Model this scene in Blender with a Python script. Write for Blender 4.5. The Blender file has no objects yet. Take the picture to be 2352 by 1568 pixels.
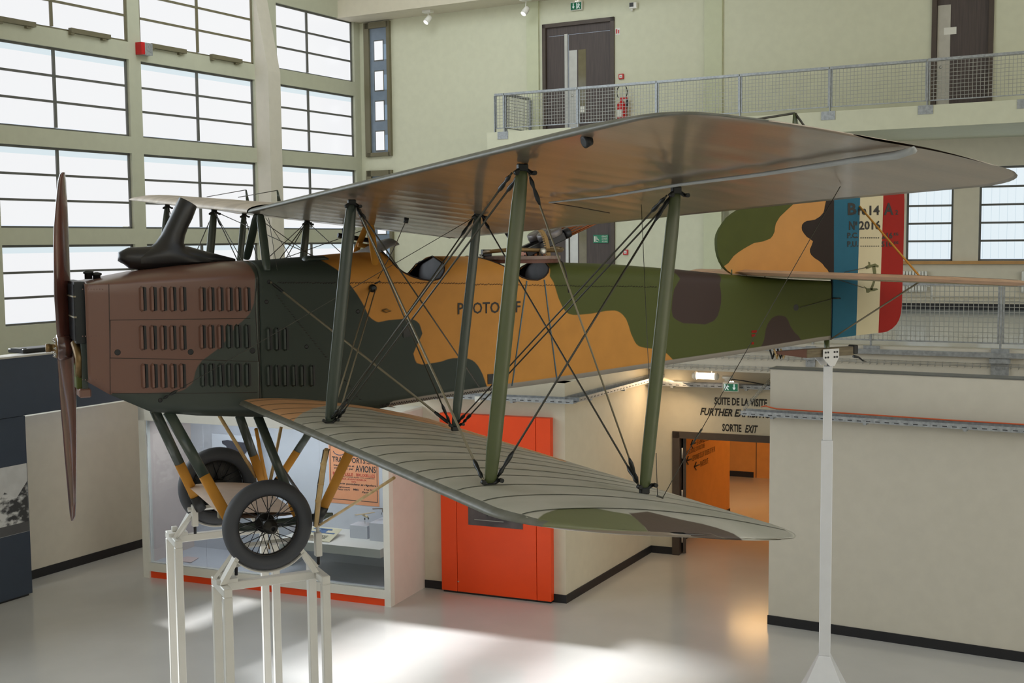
import bpy, bmesh, math, random
import numpy as np
from mathutils import Vector, Matrix
random.seed(7)
S = bpy.context.scene
COL = S.collection
# ------------------------------------------------------------------ camera
CAM = np.array([-1.0977, -10.2803, 5.1811]); YAW, PITCH, ROLL, FPX = .4589, -.0825, -.0095, 2779.26
FW = np.array([math.sin(YAW)*math.cos(PITCH), math.cos(YAW)*math.cos(PITCH), math.sin(PITCH)])
_r = np.array([math.cos(YAW), -math.sin(YAW), 0.]); _u = np.cross(_r, FW)
RT = math.cos(ROLL)*_r + math.sin(ROLL)*_u; UP = -math.sin(ROLL)*_r + math.cos(ROLL)*_u
cd = bpy.data.cameras.new('camera'); cam = bpy.data.objects.new('camera', cd); COL.objects.link(cam)
cd.sensor_width = 36; cd.lens = FPX/2352*36; cd.clip_start = .1; cd.clip_end = 200
cam.matrix_world = Matrix(((RT[0], UP[0], -FW[0], CAM[0]), (RT[1], UP[1], -FW[1], CAM[1]), (RT[2], UP[2], -FW[2], CAM[2]), (0, 0, 0, 1)))
S.camera = cam
# ------------------------------------------------------------------ world, sun, window daylight, added fill, exposure
S.view_settings.view_transform = 'Standard'; S.view_settings.look = 'None'
S.view_settings.exposure = 0.0; S.view_settings.gamma = 1
W = bpy.data.worlds.new('world'); S.world = W; W.use_nodes = True
W.node_tree.nodes['Background'].inputs[0].default_value = (.72, .85, 1, 1)
W.node_tree.nodes['Background'].inputs[1].default_value = 1.0
PANE_LIGHT = .98
def area(name, loc, target, sx, sy, power, color):
    l = bpy.data.lights.new(name, 'AREA'); l.shape = 'RECTANGLE'; l.size = sx; l.size_y = sy; l.energy = power; l.color = color
    o = bpy.data.objects.new(name, l); COL.objects.link(o); o.location = loc
    o.rotation_euler = (Vector(target)-Vector(loc)).to_track_quat('-Z', 'Y').to_euler(); return o
sun = bpy.data.lights.new('sun', 'SUN'); sun.energy = 10; sun.angle = math.radians(3.4); sun.color = (.95, .97, 1)
suno = bpy.data.objects.new('sun', sun); COL.objects.link(suno)
suno.rotation_euler = Vector((.40, -.66, -.585)).to_track_quat('-Z', 'Y').to_euler()
area('daylight_window_west', (-7.0, 8.2, 7.2), (-2.4, 1.2, 5.2), 12, 5.5, 950, (.82, .92, 1))
area('skylight_north', (6.5, 11.6, 12.6), (9.2, 18.0, 7.0), 5, 3, 250, (.86, .94, 1))  # added fill below the ceiling to brighten back wall and aircraft
area('daylight_window_south', (-3, -19.5, 7.0), (2, 0, 4), 12, 4, 90, (.95, .97, 1))
area('daylight_window_east', (14, -12, 7.5), (6, 0, 4), 9, 4, 40, (.95, .97, 1))
# ------------------------------------------------------------------ helpers
def ray(px, py): return FW*FPX + RT*(px-1176) - UP*(py-784)
def on(ax, v, px, py):
    d = ray(px, py); return CAM + d*((v-CAM[ax])/d[ax])
def onp(px, py, p, n):
    d = ray(px, py); n = np.array(n, float); return CAM + d*(((np.array(p)-CAM)@n)/(d@n))
def Y(px, py, y=0.): return on(1, y, px, py)
def flo(px, py): return on(2, 0., px, py)
def nrm(v): v = np.array(v, float); return v/np.linalg.norm(v)
class Fr:                                   # a vertical plane: u to the right, z up, n towards the room
    def __init__(s, p, d):
        s.p = np.array([p[0], p[1], 0.]); s.d = nrm([d[0], d[1], 0]); s.n = np.cross(s.d, [0, 0, 1.]); s.z = np.array([0, 0, 1.])
    def pt(s, px, py, w=0): return onp(px, py, s.p+s.n*w, s.n)
    def uz(s, px, py, w=0): q = s.pt(px, py, w); return float((q-s.p)@s.d), float(q[2])
    def u(s, px, py, w=0): return s.uz(px, py, w)[0]
    def h(s, px, py, w=0): return s.uz(px, py, w)[1]
    def P(s, u, z, w=0): return s.p+s.d*u+s.n*w+s.z*z
class WorldFr:
    p = np.zeros(3); d = np.array([1., 0, 0]); n = np.array([0, -1., 0]); z = np.array([0, 0, 1.])
    def P(s, u, z, w=0): return s.p+s.d*u+s.n*w+s.z*z
WF = WorldFr()
def lin(c): 
    c = c/255.; return c/12.92 if c <= .04045 else ((c+.055)/1.055)**2.4
def rgb(c): return (lin(c[0]), lin(c[1]), lin(c[2]), 1)
def mat(name, c, rough=.6, metal=0., var=.06, scale=6., bump=0., bscale=60., c2=None, stretch=None, coat=0., emit=0., spec=.5, mixlo=.35, mixhi=.65):
    m = bpy.data.materials.new(name); m.use_nodes = True; nt = m.node_tree; N = nt.nodes; L = nt.links
    b = N['Principled BSDF']; b.inputs['Roughness'].default_value = rough; b.inputs['Metallic'].default_value = metal
    b.inputs['Specular IOR Level'].default_value = spec
    if coat: b.inputs['Coat Weight'].default_value = coat; b.inputs['Coat Roughness'].default_value = .12
    tc = N.new('ShaderNodeTexCoord'); mp = N.new('ShaderNodeMapping'); L.new(tc.outputs['Object'], mp.inputs[0])
    if stretch: mp.inputs['Scale'].default_value = stretch
    no = N.new('ShaderNodeTexNoise'); no.inputs['Scale'].default_value = scale; no.inputs['Detail'].default_value = 5; L.new(mp.outputs[0], no.inputs['Vector'])
    cr = N.new('ShaderNodeValToRGB'); e = cr.color_ramp.elements; e[0].position = mixlo; e[1].position = mixhi
    a = rgb(c)
    if c2: e[0].color = a; e[1].color = rgb(c2)
    else:
        e[0].color = tuple(x*(1-var) for x in a[:3])+(1,); e[1].color = tuple(min(1, x*(1+var)) for x in a[:3])+(1,)
    L.new(no.outputs[0], cr.inputs[0]); L.new(cr.outputs[0], b.inputs['Base Color'])
    if bump:
        n2 = N.new('ShaderNodeTexNoise'); n2.inputs['Scale'].default_value = bscale; n2.inputs['Detail'].default_value = 3; L.new(mp.outputs[0], n2.inputs['Vector'])
        bp = N.new('ShaderNodeBump'); bp.inputs['Strength'].default_value = bump; bp.inputs['Distance'].default_value = .01
        L.new(n2.outputs[0], bp.inputs['Height']); L.new(bp.outputs[0], b.inputs['Normal'])
    if emit:
        b.inputs['Emission Color'].default_value = a; b.inputs['Emission Strength'].default_value = emit
    m['ramp'] = 1
    return m
def layered(m, layers):
    """paint colours laid over each other where a distance attribute of the mesh is negative"""
    nt = m.node_tree; N = nt.nodes; L = nt.links; b = N['Principled BSDF']
    cur = b.inputs['Base Color'].links[0].from_socket
    for attr, c in layers:
        at = N.new('ShaderNodeAttribute'); at.attribute_name = attr
        lt = N.new('ShaderNodeMapRange'); lt.inputs['From Min'].default_value = .004; lt.inputs['From Max'].default_value = -.004
        L.new(at.outputs['Fac'], lt.inputs['Value'])
        mx = N.new('ShaderNodeMix'); mx.data_type = 'RGBA'; L.new(lt.outputs[0], mx.inputs['Factor']); L.new(cur, mx.inputs[6]); mx.inputs[7].default_value = rgb(c)
        cur = mx.outputs[2]
    L.new(cur, b.inputs['Base Color'])
def emis(name, c, st):
    m = bpy.data.materials.new(name); m.use_nodes = True; N = m.node_tree.nodes; b = N['Principled BSDF']
    b.inputs['Base Color'].default_value = (.02, .02, .02, 1); b.inputs['Emission Color'].default_value = rgb(c); b.inputs['Emission Strength'].default_value = st
    b.inputs['Roughness'].default_value = .2; return m
def glassm(name, tint=(235, 240, 242), refl=.06):
    m = bpy.data.materials.new(name); m.use_nodes = True; nt = m.node_tree; N = nt.nodes; L = nt.links
    for n in list(N): N.remove(n)
    o = N.new('ShaderNodeOutputMaterial'); t = N.new('ShaderNodeBsdfTransparent'); t.inputs[0].default_value = rgb(tint)
    g = N.new('ShaderNodeBsdfGlossy'); g.inputs['Roughness'].default_value = .02
    fr = N.new('ShaderNodeFresnel'); fr.inputs[0].default_value = 1.45
    mx = N.new('ShaderNodeMixShader'); L.new(fr.outputs[0], mx.inputs[0]); L.new(t.outputs[0], mx.inputs[1]); L.new(g.outputs[0], mx.inputs[2]); L.new(mx.outputs[0], o.inputs[0])
    return m
class MB:
    def __init__(s): s.v = []; s.f = []; s.m = []; s.mi = 0; s.sm = []; s.smooth = False
    def add(s, vs, fs, smooth=None):
        k = len(s.v); s.v += [tuple(map(float, v)) for v in vs]
        for f in fs: s.f.append(tuple(i+k for i in f)); s.m.append(s.mi); s.sm.append(s.smooth if smooth is None else smooth)
        return s
    def box(s, fr, u0, u1, z0, z1, w0, w1, bev=0.):
        if u0 > u1: u0, u1 = u1, u0
        if z0 > z1: z0, z1 = z1, z0
        if w0 > w1: w0, w1 = w1, w0
        if not bev:
            vs = [fr.P(u, z, w) for w in (w0, w1) for z in (z0, z1) for u in (u0, u1)]
            return s.add(vs, [(0, 2, 3, 1), (4, 5, 7, 6), (0, 1, 5, 4), (2, 6, 7, 3), (0, 4, 6, 2), (1, 3, 7, 5)])
        b = min(bev, (u1-u0)/2.01, (z1-z0)/2.01, (w1-w0)/2.01); vs = []; fs = []
        for (w, uu, zz) in ((w0, b, b), (w0+b, 0, 0), (w1-b, 0, 0), (w1, b, b)):
            a0, a1, c0, c1 = u0+uu, u1-uu, z0+zz, z1-zz
            if uu == 0: pts = [(a0+b, c0), (a1-b, c0), (a1, c0+b), (a1, c1-b), (a1-b, c1), (a0+b, c1), (a0, c1-b), (a0, c0+b)]
            else: pts = [(a0, c0), (a1, c0), (a1, c0), (a1, c1), (a1, c1), (a0, c1), (a0, c1), (a0, c0)]
            if uu: pts = [(a0+b*.0, c0), (a1, c0), (a1+0*b, c0+1e-4), (a1, c1-1e-4), (a1, c1), (a0, c1), (a0, c1-1e-4), (a0, c0+1e-4)]
            vs += [fr.P(x, y, w) for x, y in pts]
        for r in range(3):
            for i in range(8):
                j = (i+1) % 8; fs.append((r*8+i, r*8+j, r*8+8+j, r*8+8+i))
        fs.append(tuple(range(7, -1, -1))); fs.append(tuple(range(24, 32)))
        return s.add(vs, fs)
    def tube(s, pts, r, n=8, caps=True, smooth=True, squash=None):
        pts = [np.array(p, float) for p in pts]; rs = r if hasattr(r, '__len__') else [r]*len(pts)
        vs = []; fs = []; ref = None
        for i, p in enumerate(pts):
            t = nrm(pts[min(i+1, len(pts)-1)]-pts[max(i-1, 0)])
            if ref is None:
                ref = np.array([0, 0, 1.]) if abs(t[2]) < .9 else np.array([1., 0, 0])
                if squash is not None: ref = np.array(squash[0], float)
            a = nrm(ref-t*(ref@t)); b = np.cross(t, a); ref = a
            k = squash[1] if squash else 1.
            for j in range(n):
                th = 2*math.pi*j/n; vs.append(p+rs[i]*(math.cos(th)*a+math.sin(th)*b*k))
        for i in range(len(pts)-1):
            for j in range(n): fs.append((i*n+j, i*n+(j+1) % n, (i+1)*n+(j+1) % n, (i+1)*n+j))
        s.add(vs, fs, smooth)
        if caps:
            k = len(s.v)-len(vs); s.f.append(tuple(k+j for j in range(n-1, -1, -1))); s.m.append(s.mi); s.sm.append(False)
            s.f.append(tuple(k+(len(pts)-1)*n+j for j in range(n))); s.m.append(s.mi); s.sm.append(False)
        return s
    def lathe(s, o, ax, prof, n=24, smooth=True):      # prof: (radius, distance along axis)
        o = np.array(o, float); ax = nrm(ax); a = nrm(np.cross(ax, [0, 0, 1.] if abs(ax[2]) < .9 else [1., 0, 0])); b = np.cross(ax, a)
        vs = [o+ax*h+r*(math.cos(2*math.pi*j/n)*a+math.sin(2*math.pi*j/n)*b) for r, h in prof for j in range(n)]
        fs = [(i*n+j, i*n+(j+1) % n, (i+1)*n+(j+1) % n, (i+1)*n+j) for i in range(len(prof)-1) for j in range(n)]
        s.add(vs, fs, smooth); k = len(s.v)-len(vs)
        closed = abs(prof[0][0]-prof[-1][0]) < 1e-6 and abs(prof[0][1]-prof[-1][1]) < 1e-6
        if prof[0][0] > 1e-6 and not closed: s.f.append(tuple(k+j for j in range(n))); s.m.append(s.mi); s.sm.append(False)
        if prof[-1][0] > 1e-6 and not closed: s.f.append(tuple(k+(len(prof)-1)*n+j for j in range(n-1, -1, -1))); s.m.append(s.mi); s.sm.append(False)
        return s
    def prism(s, pts, off):                 # pts: 3D polygon, off: extrusion vector
        n = len(pts); off = np.array(off, float); vs = [np.array(p, float) for p in pts]+[np.array(p, float)+off for p in pts]
        return s.add(vs, [tuple(range(n)), tuple(range(2*n-1, n-1, -1))]+[(i, i+n, (i+1) % n+n, (i+1) % n) for i in range(n)])
    def grid(s, P, smooth=True, closeu=False):
        P = [[np.array(q, float) for q in r] for r in P]; nr = len(P); nc = len(P[0]); vs = [q for r in P for q in r]; fs = []
        for i in range(nr-1+(1 if closeu else 0)):
            for j in range(nc-1): fs.append((i*nc+j, i*nc+j+1, ((i+1) % nr)*nc+j+1, ((i+1) % nr)*nc+j))
        return s.add(vs, fs, smooth)
    def build(s, name, mats, parent=None, recalc=True, **props):
        me = bpy.data.meshes.new(name); me.from_pydata(s.v, [], s.f); me.validate()
        if not isinstance(mats, (list, tuple)): mats = [mats]
        for m in mats: me.materials.append(m)
        if len(me.polygons) == len(s.m): me.polygons.foreach_set('material_index', s.m); me.polygons.foreach_set('use_smooth', s.sm)
        if recalc:
            bm = bmesh.new(); bm.from_mesh(me); bmesh.ops.recalc_face_normals(bm, faces=bm.faces); bm.to_mesh(me); bm.free()
        me.update(); return link(name, me, parent, **props)
def link(name, data, parent=None, **props):
    o = bpy.data.objects.new(name, data); COL.objects.link(o)
    if parent is not None: setpar(o, parent)
    for k, v in props.items(): o[k] = v
    return o
def wloc(e):
    v = Vector((0, 0, 0))
    while e is not None: v += e.location + (e.matrix_parent_inverse.translation if e.parent else Vector((0, 0, 0))); e = e.parent
    return v
def setpar(o, e): o.parent = e; o.matrix_parent_inverse = Matrix.Translation(-wloc(e))
def empty(name, loc, label=None, cat=None, group=None, kind=None, parent=None):
    o = bpy.data.objects.new(name, None); COL.objects.link(o); o.empty_display_size = .2
    if parent is not None: setpar(o, parent)
    o.location = tuple(map(float, loc)) if parent is None else tuple(map(float, loc))
    if label: o['label'] = label
    if cat: o['category'] = cat
    if group: o['group'] = group
    if kind: o['kind'] = kind
    return o
def T(label, cat, group=None):
    d = dict(label=label, category=cat)
    if group: d['group'] = group
    return d
ST = dict(kind='structure')
def text(s, corners, m, parent=None, name='lettering', off=0., shear=0., depth=0.002, nrmv=None, **props):
    """corners: 3D bottom-left, bottom-right, top-left; the words are stretched to fill them"""
    cu = bpy.data.curves.new('txt', 'FONT'); cu.body = s; cu.offset = off; cu.shear = shear; cu.resolution_u = 2
    o = bpy.data.objects.new('txt', cu); COL.objects.link(o)
    bpy.context.view_layer.update(); dg = bpy.context.evaluated_depsgraph_get(); me = bpy.data.meshes.new_from_object(o.evaluated_get(dg))
    bpy.data.objects.remove(o); n = len(me.vertices); co = np.zeros(n*3); me.vertices.foreach_get('co', co); co = co.reshape(-1, 3)
    lo = co.min(0); hi = co.max(0); a, b, c = [np.array(q, float) for q in corners]
    u = (co[:, 0]-lo[0])/(hi[0]-lo[0]); v = (co[:, 1]-lo[1])/(hi[1]-lo[1])
    P = a[None]+u[:, None]*(b-a)[None]+v[:, None]*(c-a)[None]
    nn = nrm(np.cross(b-a, c-a)) if nrmv is None else np.array(nrmv, float); P = P+nn*depth
    me.vertices.foreach_set('co', P.reshape(-1)); me.materials.clear(); me.materials.append(m); me.update()
    return link(name, me, parent, **props)
def ftext(s, fr, u0, u1, z0, z1, w, m, parent=None, **k):
    return text(s, (fr.P(u0, z0, w), fr.P(u1, z0, w), fr.P(u0, z1, w)), m, parent, **k)
# ------------------------------------------------------------------ materials
m_wall = mat('cream_plaster', (212, 204, 184), .7, var=.02, bump=.05, bscale=120)
m_wallg = mat('window_wall_plaster', (186, 187, 166), .7, var=.02, bump=.05, bscale=120)  # greyer than the other walls: this wall's shade is put into its colour
m_wallw = mat('white_plaster', (204, 198, 184), .7, var=.02, bump=.05, bscale=120)
m_wally = mat('yellow_cream_plaster', (214, 214, 190), .7, var=.02, bump=.05, bscale=120)
m_strip = mat('pale_green_plaster', (205, 208, 178), .7, var=.02)
m_grey = mat('pale_grey_plaster', (212, 214, 212), .6, var=.02)
m_floor = mat('glossy_resin_floor', (198, 196, 192), .16, var=.03, scale=1.2, spec=.6)
m_mezz = mat('glossy_mezzanine_floor', (190, 196, 196), .12, var=.03, scale=2, spec=.7)
m_skirt = mat('black_skirting', (28, 28, 32), .5)
m_frame = mat('grey_window_frame', (96, 96, 92), .45, var=.03)
m_frameb = mat('bronze_window_frame', (112, 106, 82), .5, var=.03)
m_pane = emis('frosted_daylight_pane', (243, 244, 246), PANE_LIGHT)
m_paneb = emis('clear_strip_sky', (226, 240, 246), .9)
m_door = mat('dark_wood_door', (72, 62, 60), .55, c2=(84, 73, 70), scale=3, stretch=(14, 14, .6))
m_doorf = mat('dark_door_frame', (78, 66, 58), .5)
m_steel = mat('brushed_steel', (190, 188, 182), .35, .7, var=.05)
m_galv = mat('galvanised_steel', (152, 156, 160), .45, .6, c2=(178, 182, 186), scale=22)
m_wire = mat('mesh_wire', (165, 165, 160), .45, .5)
m_white = mat('white_gloss_paint', (228, 226, 218), .35, var=.02)
m_black = mat('black_paint', (16, 16, 18), .45)
m_text = mat('lettering_black', (38, 34, 30), .6, var=.0)
m_orange = mat('orange_panel_laminate', (242, 74, 10), .42, var=.03, scale=2)
m_red = mat('red_paint', (196, 26, 30), .35)
m_green = emis('exit_sign_green', (16, 122, 84), .45)
m_signw = emis('exit_sign_white', (220, 236, 228), .7)
m_blue = mat('dark_blue_panel', (50, 60, 76), .5, var=.03)
m_glass = glassm('clear_glass')
m_lamp = emis('fluorescent_tube', (255, 226, 196), 5.)
m_bulb = emis('spot_bulb', (255, 250, 240), 3.)
m_oak = mat('wood_sill', (186, 140, 84), .5)
m_pink = mat('pinkish_white_panel', (222, 206, 198), .55, var=.02)
m_hall = mat('amber_lit_wall', (222, 160, 84), .6, var=.03)
# ------------------------------------------------------------------ room frames
def hdir(px):
    t = -(FW[2]*FPX+RT[2]*(px-1176))/UP[2]; return nrm(FW*FPX+RT*(px-1176)+UP*t)
DWN = hdir(2780); DBK = hdir(-3600)
def atd(px, py, d): return CAM + ray(px, py)*d/FPX
BW = Fr(atd(1330, 300, 28.5), -DBK)
corner = BW.pt(832, 400); WW = Fr(corner, DWN)
def two(a, b): return Fr(a, b-a)
RW = two(flo(1768, 1433), flo(2352, 1520))
SC = two(flo(330, 1325), flo(885, 1393))
OB = Fr(flo(1015, 1358), SC.d)
c13 = flo(1300, 1385); W2 = Fr(c13, SC.d)
SW = two(c13, flo(1495, 1268)); cSD = flo(1495, 1268)
DW = Fr(cSD, SC.d)
CW = Fr(flo(330, 1255), DWN); BP = Fr(flo(75, 1365), DWN)
FA = Fr(atd(2000, 800, 17.6), nrm(-DBK)+SC.d)
FB = Fr(atd(2200, 650, 26.3), SC.d)
ZM = 3.60; ZB = 7.71
# ------------------------------------------------------------------ floor, walls, ceiling
f = MB(); f.add([(-22, -26, 0), (26, -26, 0), (34, 34, 0), (-22, 34, 0)], [(0, 1, 2, 3)])
f.add([(-22, -26, -.2), (26, -26, -.2), (34, 34, -.2), (-22, 34, -.2)], [(0, 3, 2, 1)]); f.build('floor', m_floor, **ST)
# left (window) wall: bands and piers around the openings
bays = [(WW.u(0, 420)-.02, WW.u(303, 420)), (WW.u(330, 340), WW.u(589, 340)), (WW.u(641, 340), WW.u(817, 340))]
bays[0] = (-11.06, -7.85); bays[1] = (-7.53, -4.06); bays[2] = (-3.26, -.25)
rows = [(3.69, 5.20), (5.52, 7.07), (7.41, 8.98), (9.33, 10.87)]
ext = [(-14.7, -11.45), (-18.3, -15.1), (-21.9, -18.7), (-25.5, -22.3)]
w = MB(); allb = ext[::-1]+bays
edges = [-27.]+[x for b in allb for x in b]+[.0]
for i in range(0, len(edges), 2): w.box(WW, edges[i], edges[i+1], 0, 13.5, -.35, 0)
for a, b in allb:
    zz = [0]+[x for r in rows for x in r]+[13.5]
    for i in range(0, len(zz), 2): w.box(WW, a, b, zz[i], zz[i+1], -.35, 0)
w.box(WW, -27, 0, 13.5, 15.8, -.35, 0)
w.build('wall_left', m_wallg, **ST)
wn = 0
def window(fr, u0, u1, z0, z1, um, nrow, strip=True, fm=None, deep=.09, pane=None):
    global wn; wn += 1; fm = fm or m_frame
    e = empty('window_%d' % wn, fr.P((u0+u1)/2, z0, -deep), kind='structure')
    k = MB(); t = .045
    k.box(fr, u0, u1, z0, z0+t*.8, -deep-.05, -deep+.02); k.box(fr, u0, u1, z1-t, z1, -deep-.05, -deep+.02)
    k.box(fr, u0, u0+t, z0, z1, -deep-.05, -deep+.02); k.box(fr, u1-t, u1, z0, z1, -deep-.05, -deep+.02)
    k.build('window_frame', fm, e)
    us = [u0+t]+list(um)+[u1-t]
    for x in um: MB().box(fr, x-.03, x+.03, z0+t, z1-t, -deep-.045, -deep+.03).build('mullion', fm, e)
    h = (z1-z0-2*t)/nrow
    for i in range(1, nrow): MB().box(fr, u0+t, u1-t, z0+t+i*h-.022, z0+t+i*h+.022, -deep-.04, -deep+.035).build('glazing_bar', fm, e)
    for i in range(nrow):
        for j in range(len(us)-1):
            a, b = us[j]+.005, us[j+1]-.005; c, d = z0+t+i*h, z0+t+(i+1)*h
            top = strip and i == nrow-1
            if top:
                MB().box(fr, a, b, d-.11, d, -deep-.012, -deep-.004).build('clear_strip', m_paneb, e)
                d -= .11
            MB().box(fr, a, b, c, d, -deep-.012, -deep-.004).build('pane', pane or m_pane, e)
    return e
mids = [WW.u(131, 200), WW.u(459, 230), WW.u(714, 270)]
for bi, (a, b) in enumerate(bays):
    for ri, (z0, z1) in enumerate(rows):
        upper = ri == 3
        if upper and bi < 2: window(WW, a, b, z0, z1+.0, [WW.u((119, 455)[bi], (10, 60)[bi])], 3, False, m_frameb, .05)
        else: window(WW, a, b, z0, z1, [mids[bi]], 3, not upper, m_frame)
# unseen bays further along the same wall, glazed the same way (two of them stand open to the sun)
for bi, (a, b) in enumerate(ext):
    for ri, (z0, z1) in enumerate(rows):
        if (bi == 0 and ri > 0) or (bi == 1 and ri > 1): continue
        window(WW, a, b, z0, z1, [(a+b)/2], 3, not ri == 3)
# buttress between second and third bay, leaning back at the top
ub = WW.u(592, 400)
def solve_w(px, py, u):                      # how far out of the wall a point at u must stand to be seen at px
    lo, hi = 0., 3.
    for _ in range(40):
        mdl = (lo+hi)/2; q = WW.P(u, 6, mdl)-CAM
        x = 1176+FPX*(q@RT)/(q@FW)
        if x < px: lo = mdl
        else: hi = mdl
    return lo
tb = solve_w(624, 400, ub)
tt = max(.05, tb-.75)
ub2 = ub+.42
k = MB(); prof = [(0, 0), (tb, 0), (tb, 9.15), (tt, 10.9), (tt, 13.4), (0, 13.4)]
k.prism([WW.P(ub, z, t_) for t_, z in prof], WW.d*(ub2-ub)); k.build('pilaster_window_wall', m_wallw, kind='structure')
# window actuators at the foot of the top windows
for i, ((p0, y0), (p1, y1)) in enumerate([((0, 40), (84, 55)), ((165, 66), (256, 84)), ((350, 101), (430, 118)), ((489, 126), (558, 140))]):
    u0, z0 = WW.uz(p0, y0, .1); u1, z1 = WW.uz(p1, y1, .1)
    lab = ['slim beige window opener box at far top left of the window wall', 'slim beige window opener box left of the first wall pier', 'slim beige window opener box just right of the red-ended grey box', 'slim beige window opener box nearest the leaning white pier'][i]
    e = empty('window_opener', WW.P((u0+u1)/2, (z0+z1)/2-.05, .0), lab, 'window opener', 'chain openers along the top windows')
    zc = (z0+z1)/2
    MB().box(WW, u0, u1, zc-.06, zc+.03, .0, .09).build('housing', m_frameb, e)
    MB().box(WW, u0, u0+.08, zc-.10, zc-.055, .0, .08).build('end_bracket', m_frameb, e)
    MB().box(WW, u1-.2, u1-.1, zc-.10, zc-.055, .0, .07).build('mount', m_frameb, e)
u0, z0 = WW.uz(321, 124, .12); u1, z1 = WW.uz(347, 101, .12)
e = empty('control_box', WW.P(u0, z0, 0), 'small grey control box with a red end on the pier by the windows', 'control box')
MB().box(WW, u0+.1, u1, z0, z1, 0, .16).build('housing', m_galv, e); MB().box(WW, u0, u0+.1, z0, z1, 0, .17).build('end_cap', m_red, e, label='red end cap')
# back wall (upper and lower, door wall)
d1 = (-.95, .93); d2 = (7.98, 9.15)
Ltop = 13.5
w = MB()
w.box(BW, -6.85, d1[0], ZB, Ltop, -.3, 0)
# opening for the narrow corner windows is backed by the wall, frames stand in front
w.box(BW, d1[0], d1[1], 10.30, Ltop, -.3, 0); w.box(BW, d1[1], d2[0], ZB, Ltop, -.3, 0); w.box(BW, d2[0], d2[1], 10.30, Ltop, -.3, 0)
w.box(BW, d2[1], 17, ZB, Ltop, -.3, 0)
w.box(BW, -6.85, -.95, 0, ZB, -.3, 0); w.box(BW, .93, 3.6, 0, ZB, -.3, 0); w.box(BW, -.95, .93, 0, ZM, -.3, 0); w.box(BW, -.95, .93, ZM+2.6, ZB, -.3, 0)
w.box(BW, 3.4, 3.6, 0, ZB, -7., 0)
w.build('wall_back', m_wally, **ST)
for i, (a, b) in enumerate([(-1.37, -1.045), (3.14, 3.55)]):
    MB().box(BW, a, b, ZM, Ltop, 0, .06).build('pilaster_back_wall_%d' % (i+1), m_strip, **ST)
# narrow corner windows
def narrow(z0, z1, n):
    global wn; wn += 1
    u0, u1 = -6.16, -5.43; e = empty('window_%d' % wn, BW.P(-5.8, z0, 0), kind='structure')
    k = MB(); k.box(BW, u0-.04, u0+.12, z0, z1, 0, .09); k.box(BW, u1-.05, u1+.04, z0, z1, 0, .09); k.box(BW, u0, u1, z0, z0+.1, 0, .09); k.box(BW, u0, u1, z1-.15, z1, 0, .09); k.build('window_frame', m_frameb, e)
    MB().box(BW, u0+.12, u1-.05, z0+.1, z1-.15, .0, .03).build('backing_panel', mat('blue_grey_reveal', (120, 134, 150), .4), e)
    h = (z1-z0-.35)/n
    for i in range(n):
        a = z0+.16+i*h
        MB().box(BW, u0+.27, u1-.2, a, a+h*.62, .03, .045).build('pane', m_pane, e)
        MB().box(BW, u0+.245, u1-.175, a-.03, a+h*.62+.03, .028, .036).build('pane_surround', m_frame, e)
        MB().box(BW, u1-.17, u1-.06, a+.0, a+h*.5, .03, .04).build('side_pane', emis('dim_blue_pane', (150, 176, 200), .55), e)
narrow(7.41, 10.83, 4); narrow(ZM+.2, 7.05, 4)
# ceiling with beam
k = MB(); z0 = 11.32
k.add([BW.P(-6.7, z0, 0), BW.P(18, z0, 0), BW.P(18, z0+4.2, 12), BW.P(-6.7, z0+4.2, 12)], [(0, 1, 2, 3)])
k.add([BW.P(-6.7, z0+.3, 0), BW.P(18, z0+.3, 0), BW.P(18, z0+4.5, 12), BW.P(-6.7, z0+4.5, 12)], [(3, 2, 1, 0)])
k.add([BW.P(-6.7, z0+4.2, 12), BW.P(18, z0+4.2, 12), BW.P(18, z0+4.2, 45), BW.P(-6.7, z0+4.2, 45)], [(0, 1, 2, 3)])
k.build('ceiling', m_wall, recalc=False, **ST)
k = MB(); k.box(BW, -6.55, 18, 10.86, 11.30, .0, .9); k.build('trim_1', m_wall, **ST)
# unseen walls closing the hall behind and beside the camera
k = MB(); k.add([(-22, -26, 0), (26, -26, 0), (26, -26, 16), (-22, -26, 16)], [(0, 1, 2, 3)]); k.build('wall_front', m_wall, **ST)
k = MB(); k.add([(26, -26, 0), (20, 4, 0), (20, 4, 16), (26, -26, 16)], [(0, 1, 2, 3)]); k.build('wall_right', m_wall, **ST)
k = MB(); k.add([(-22, -26, 0), (-22, 6, 0), (-22, 6, 16), (-22, -26, 16)], [(0, 3, 2, 1)])
k.build('wall_side', m_wall, **ST)
# upper balcony slab
ub0 = -2.35
slab = MB(); slab.box(BW, -1.72, 12.5, ZB-.42, ZB, 0, 1.35); slab.box(BW, 3.6, 14, ZB-.42, ZB, -4.5, 0); slab.build('slab_upper_balcony', m_wally, **ST)
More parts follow.
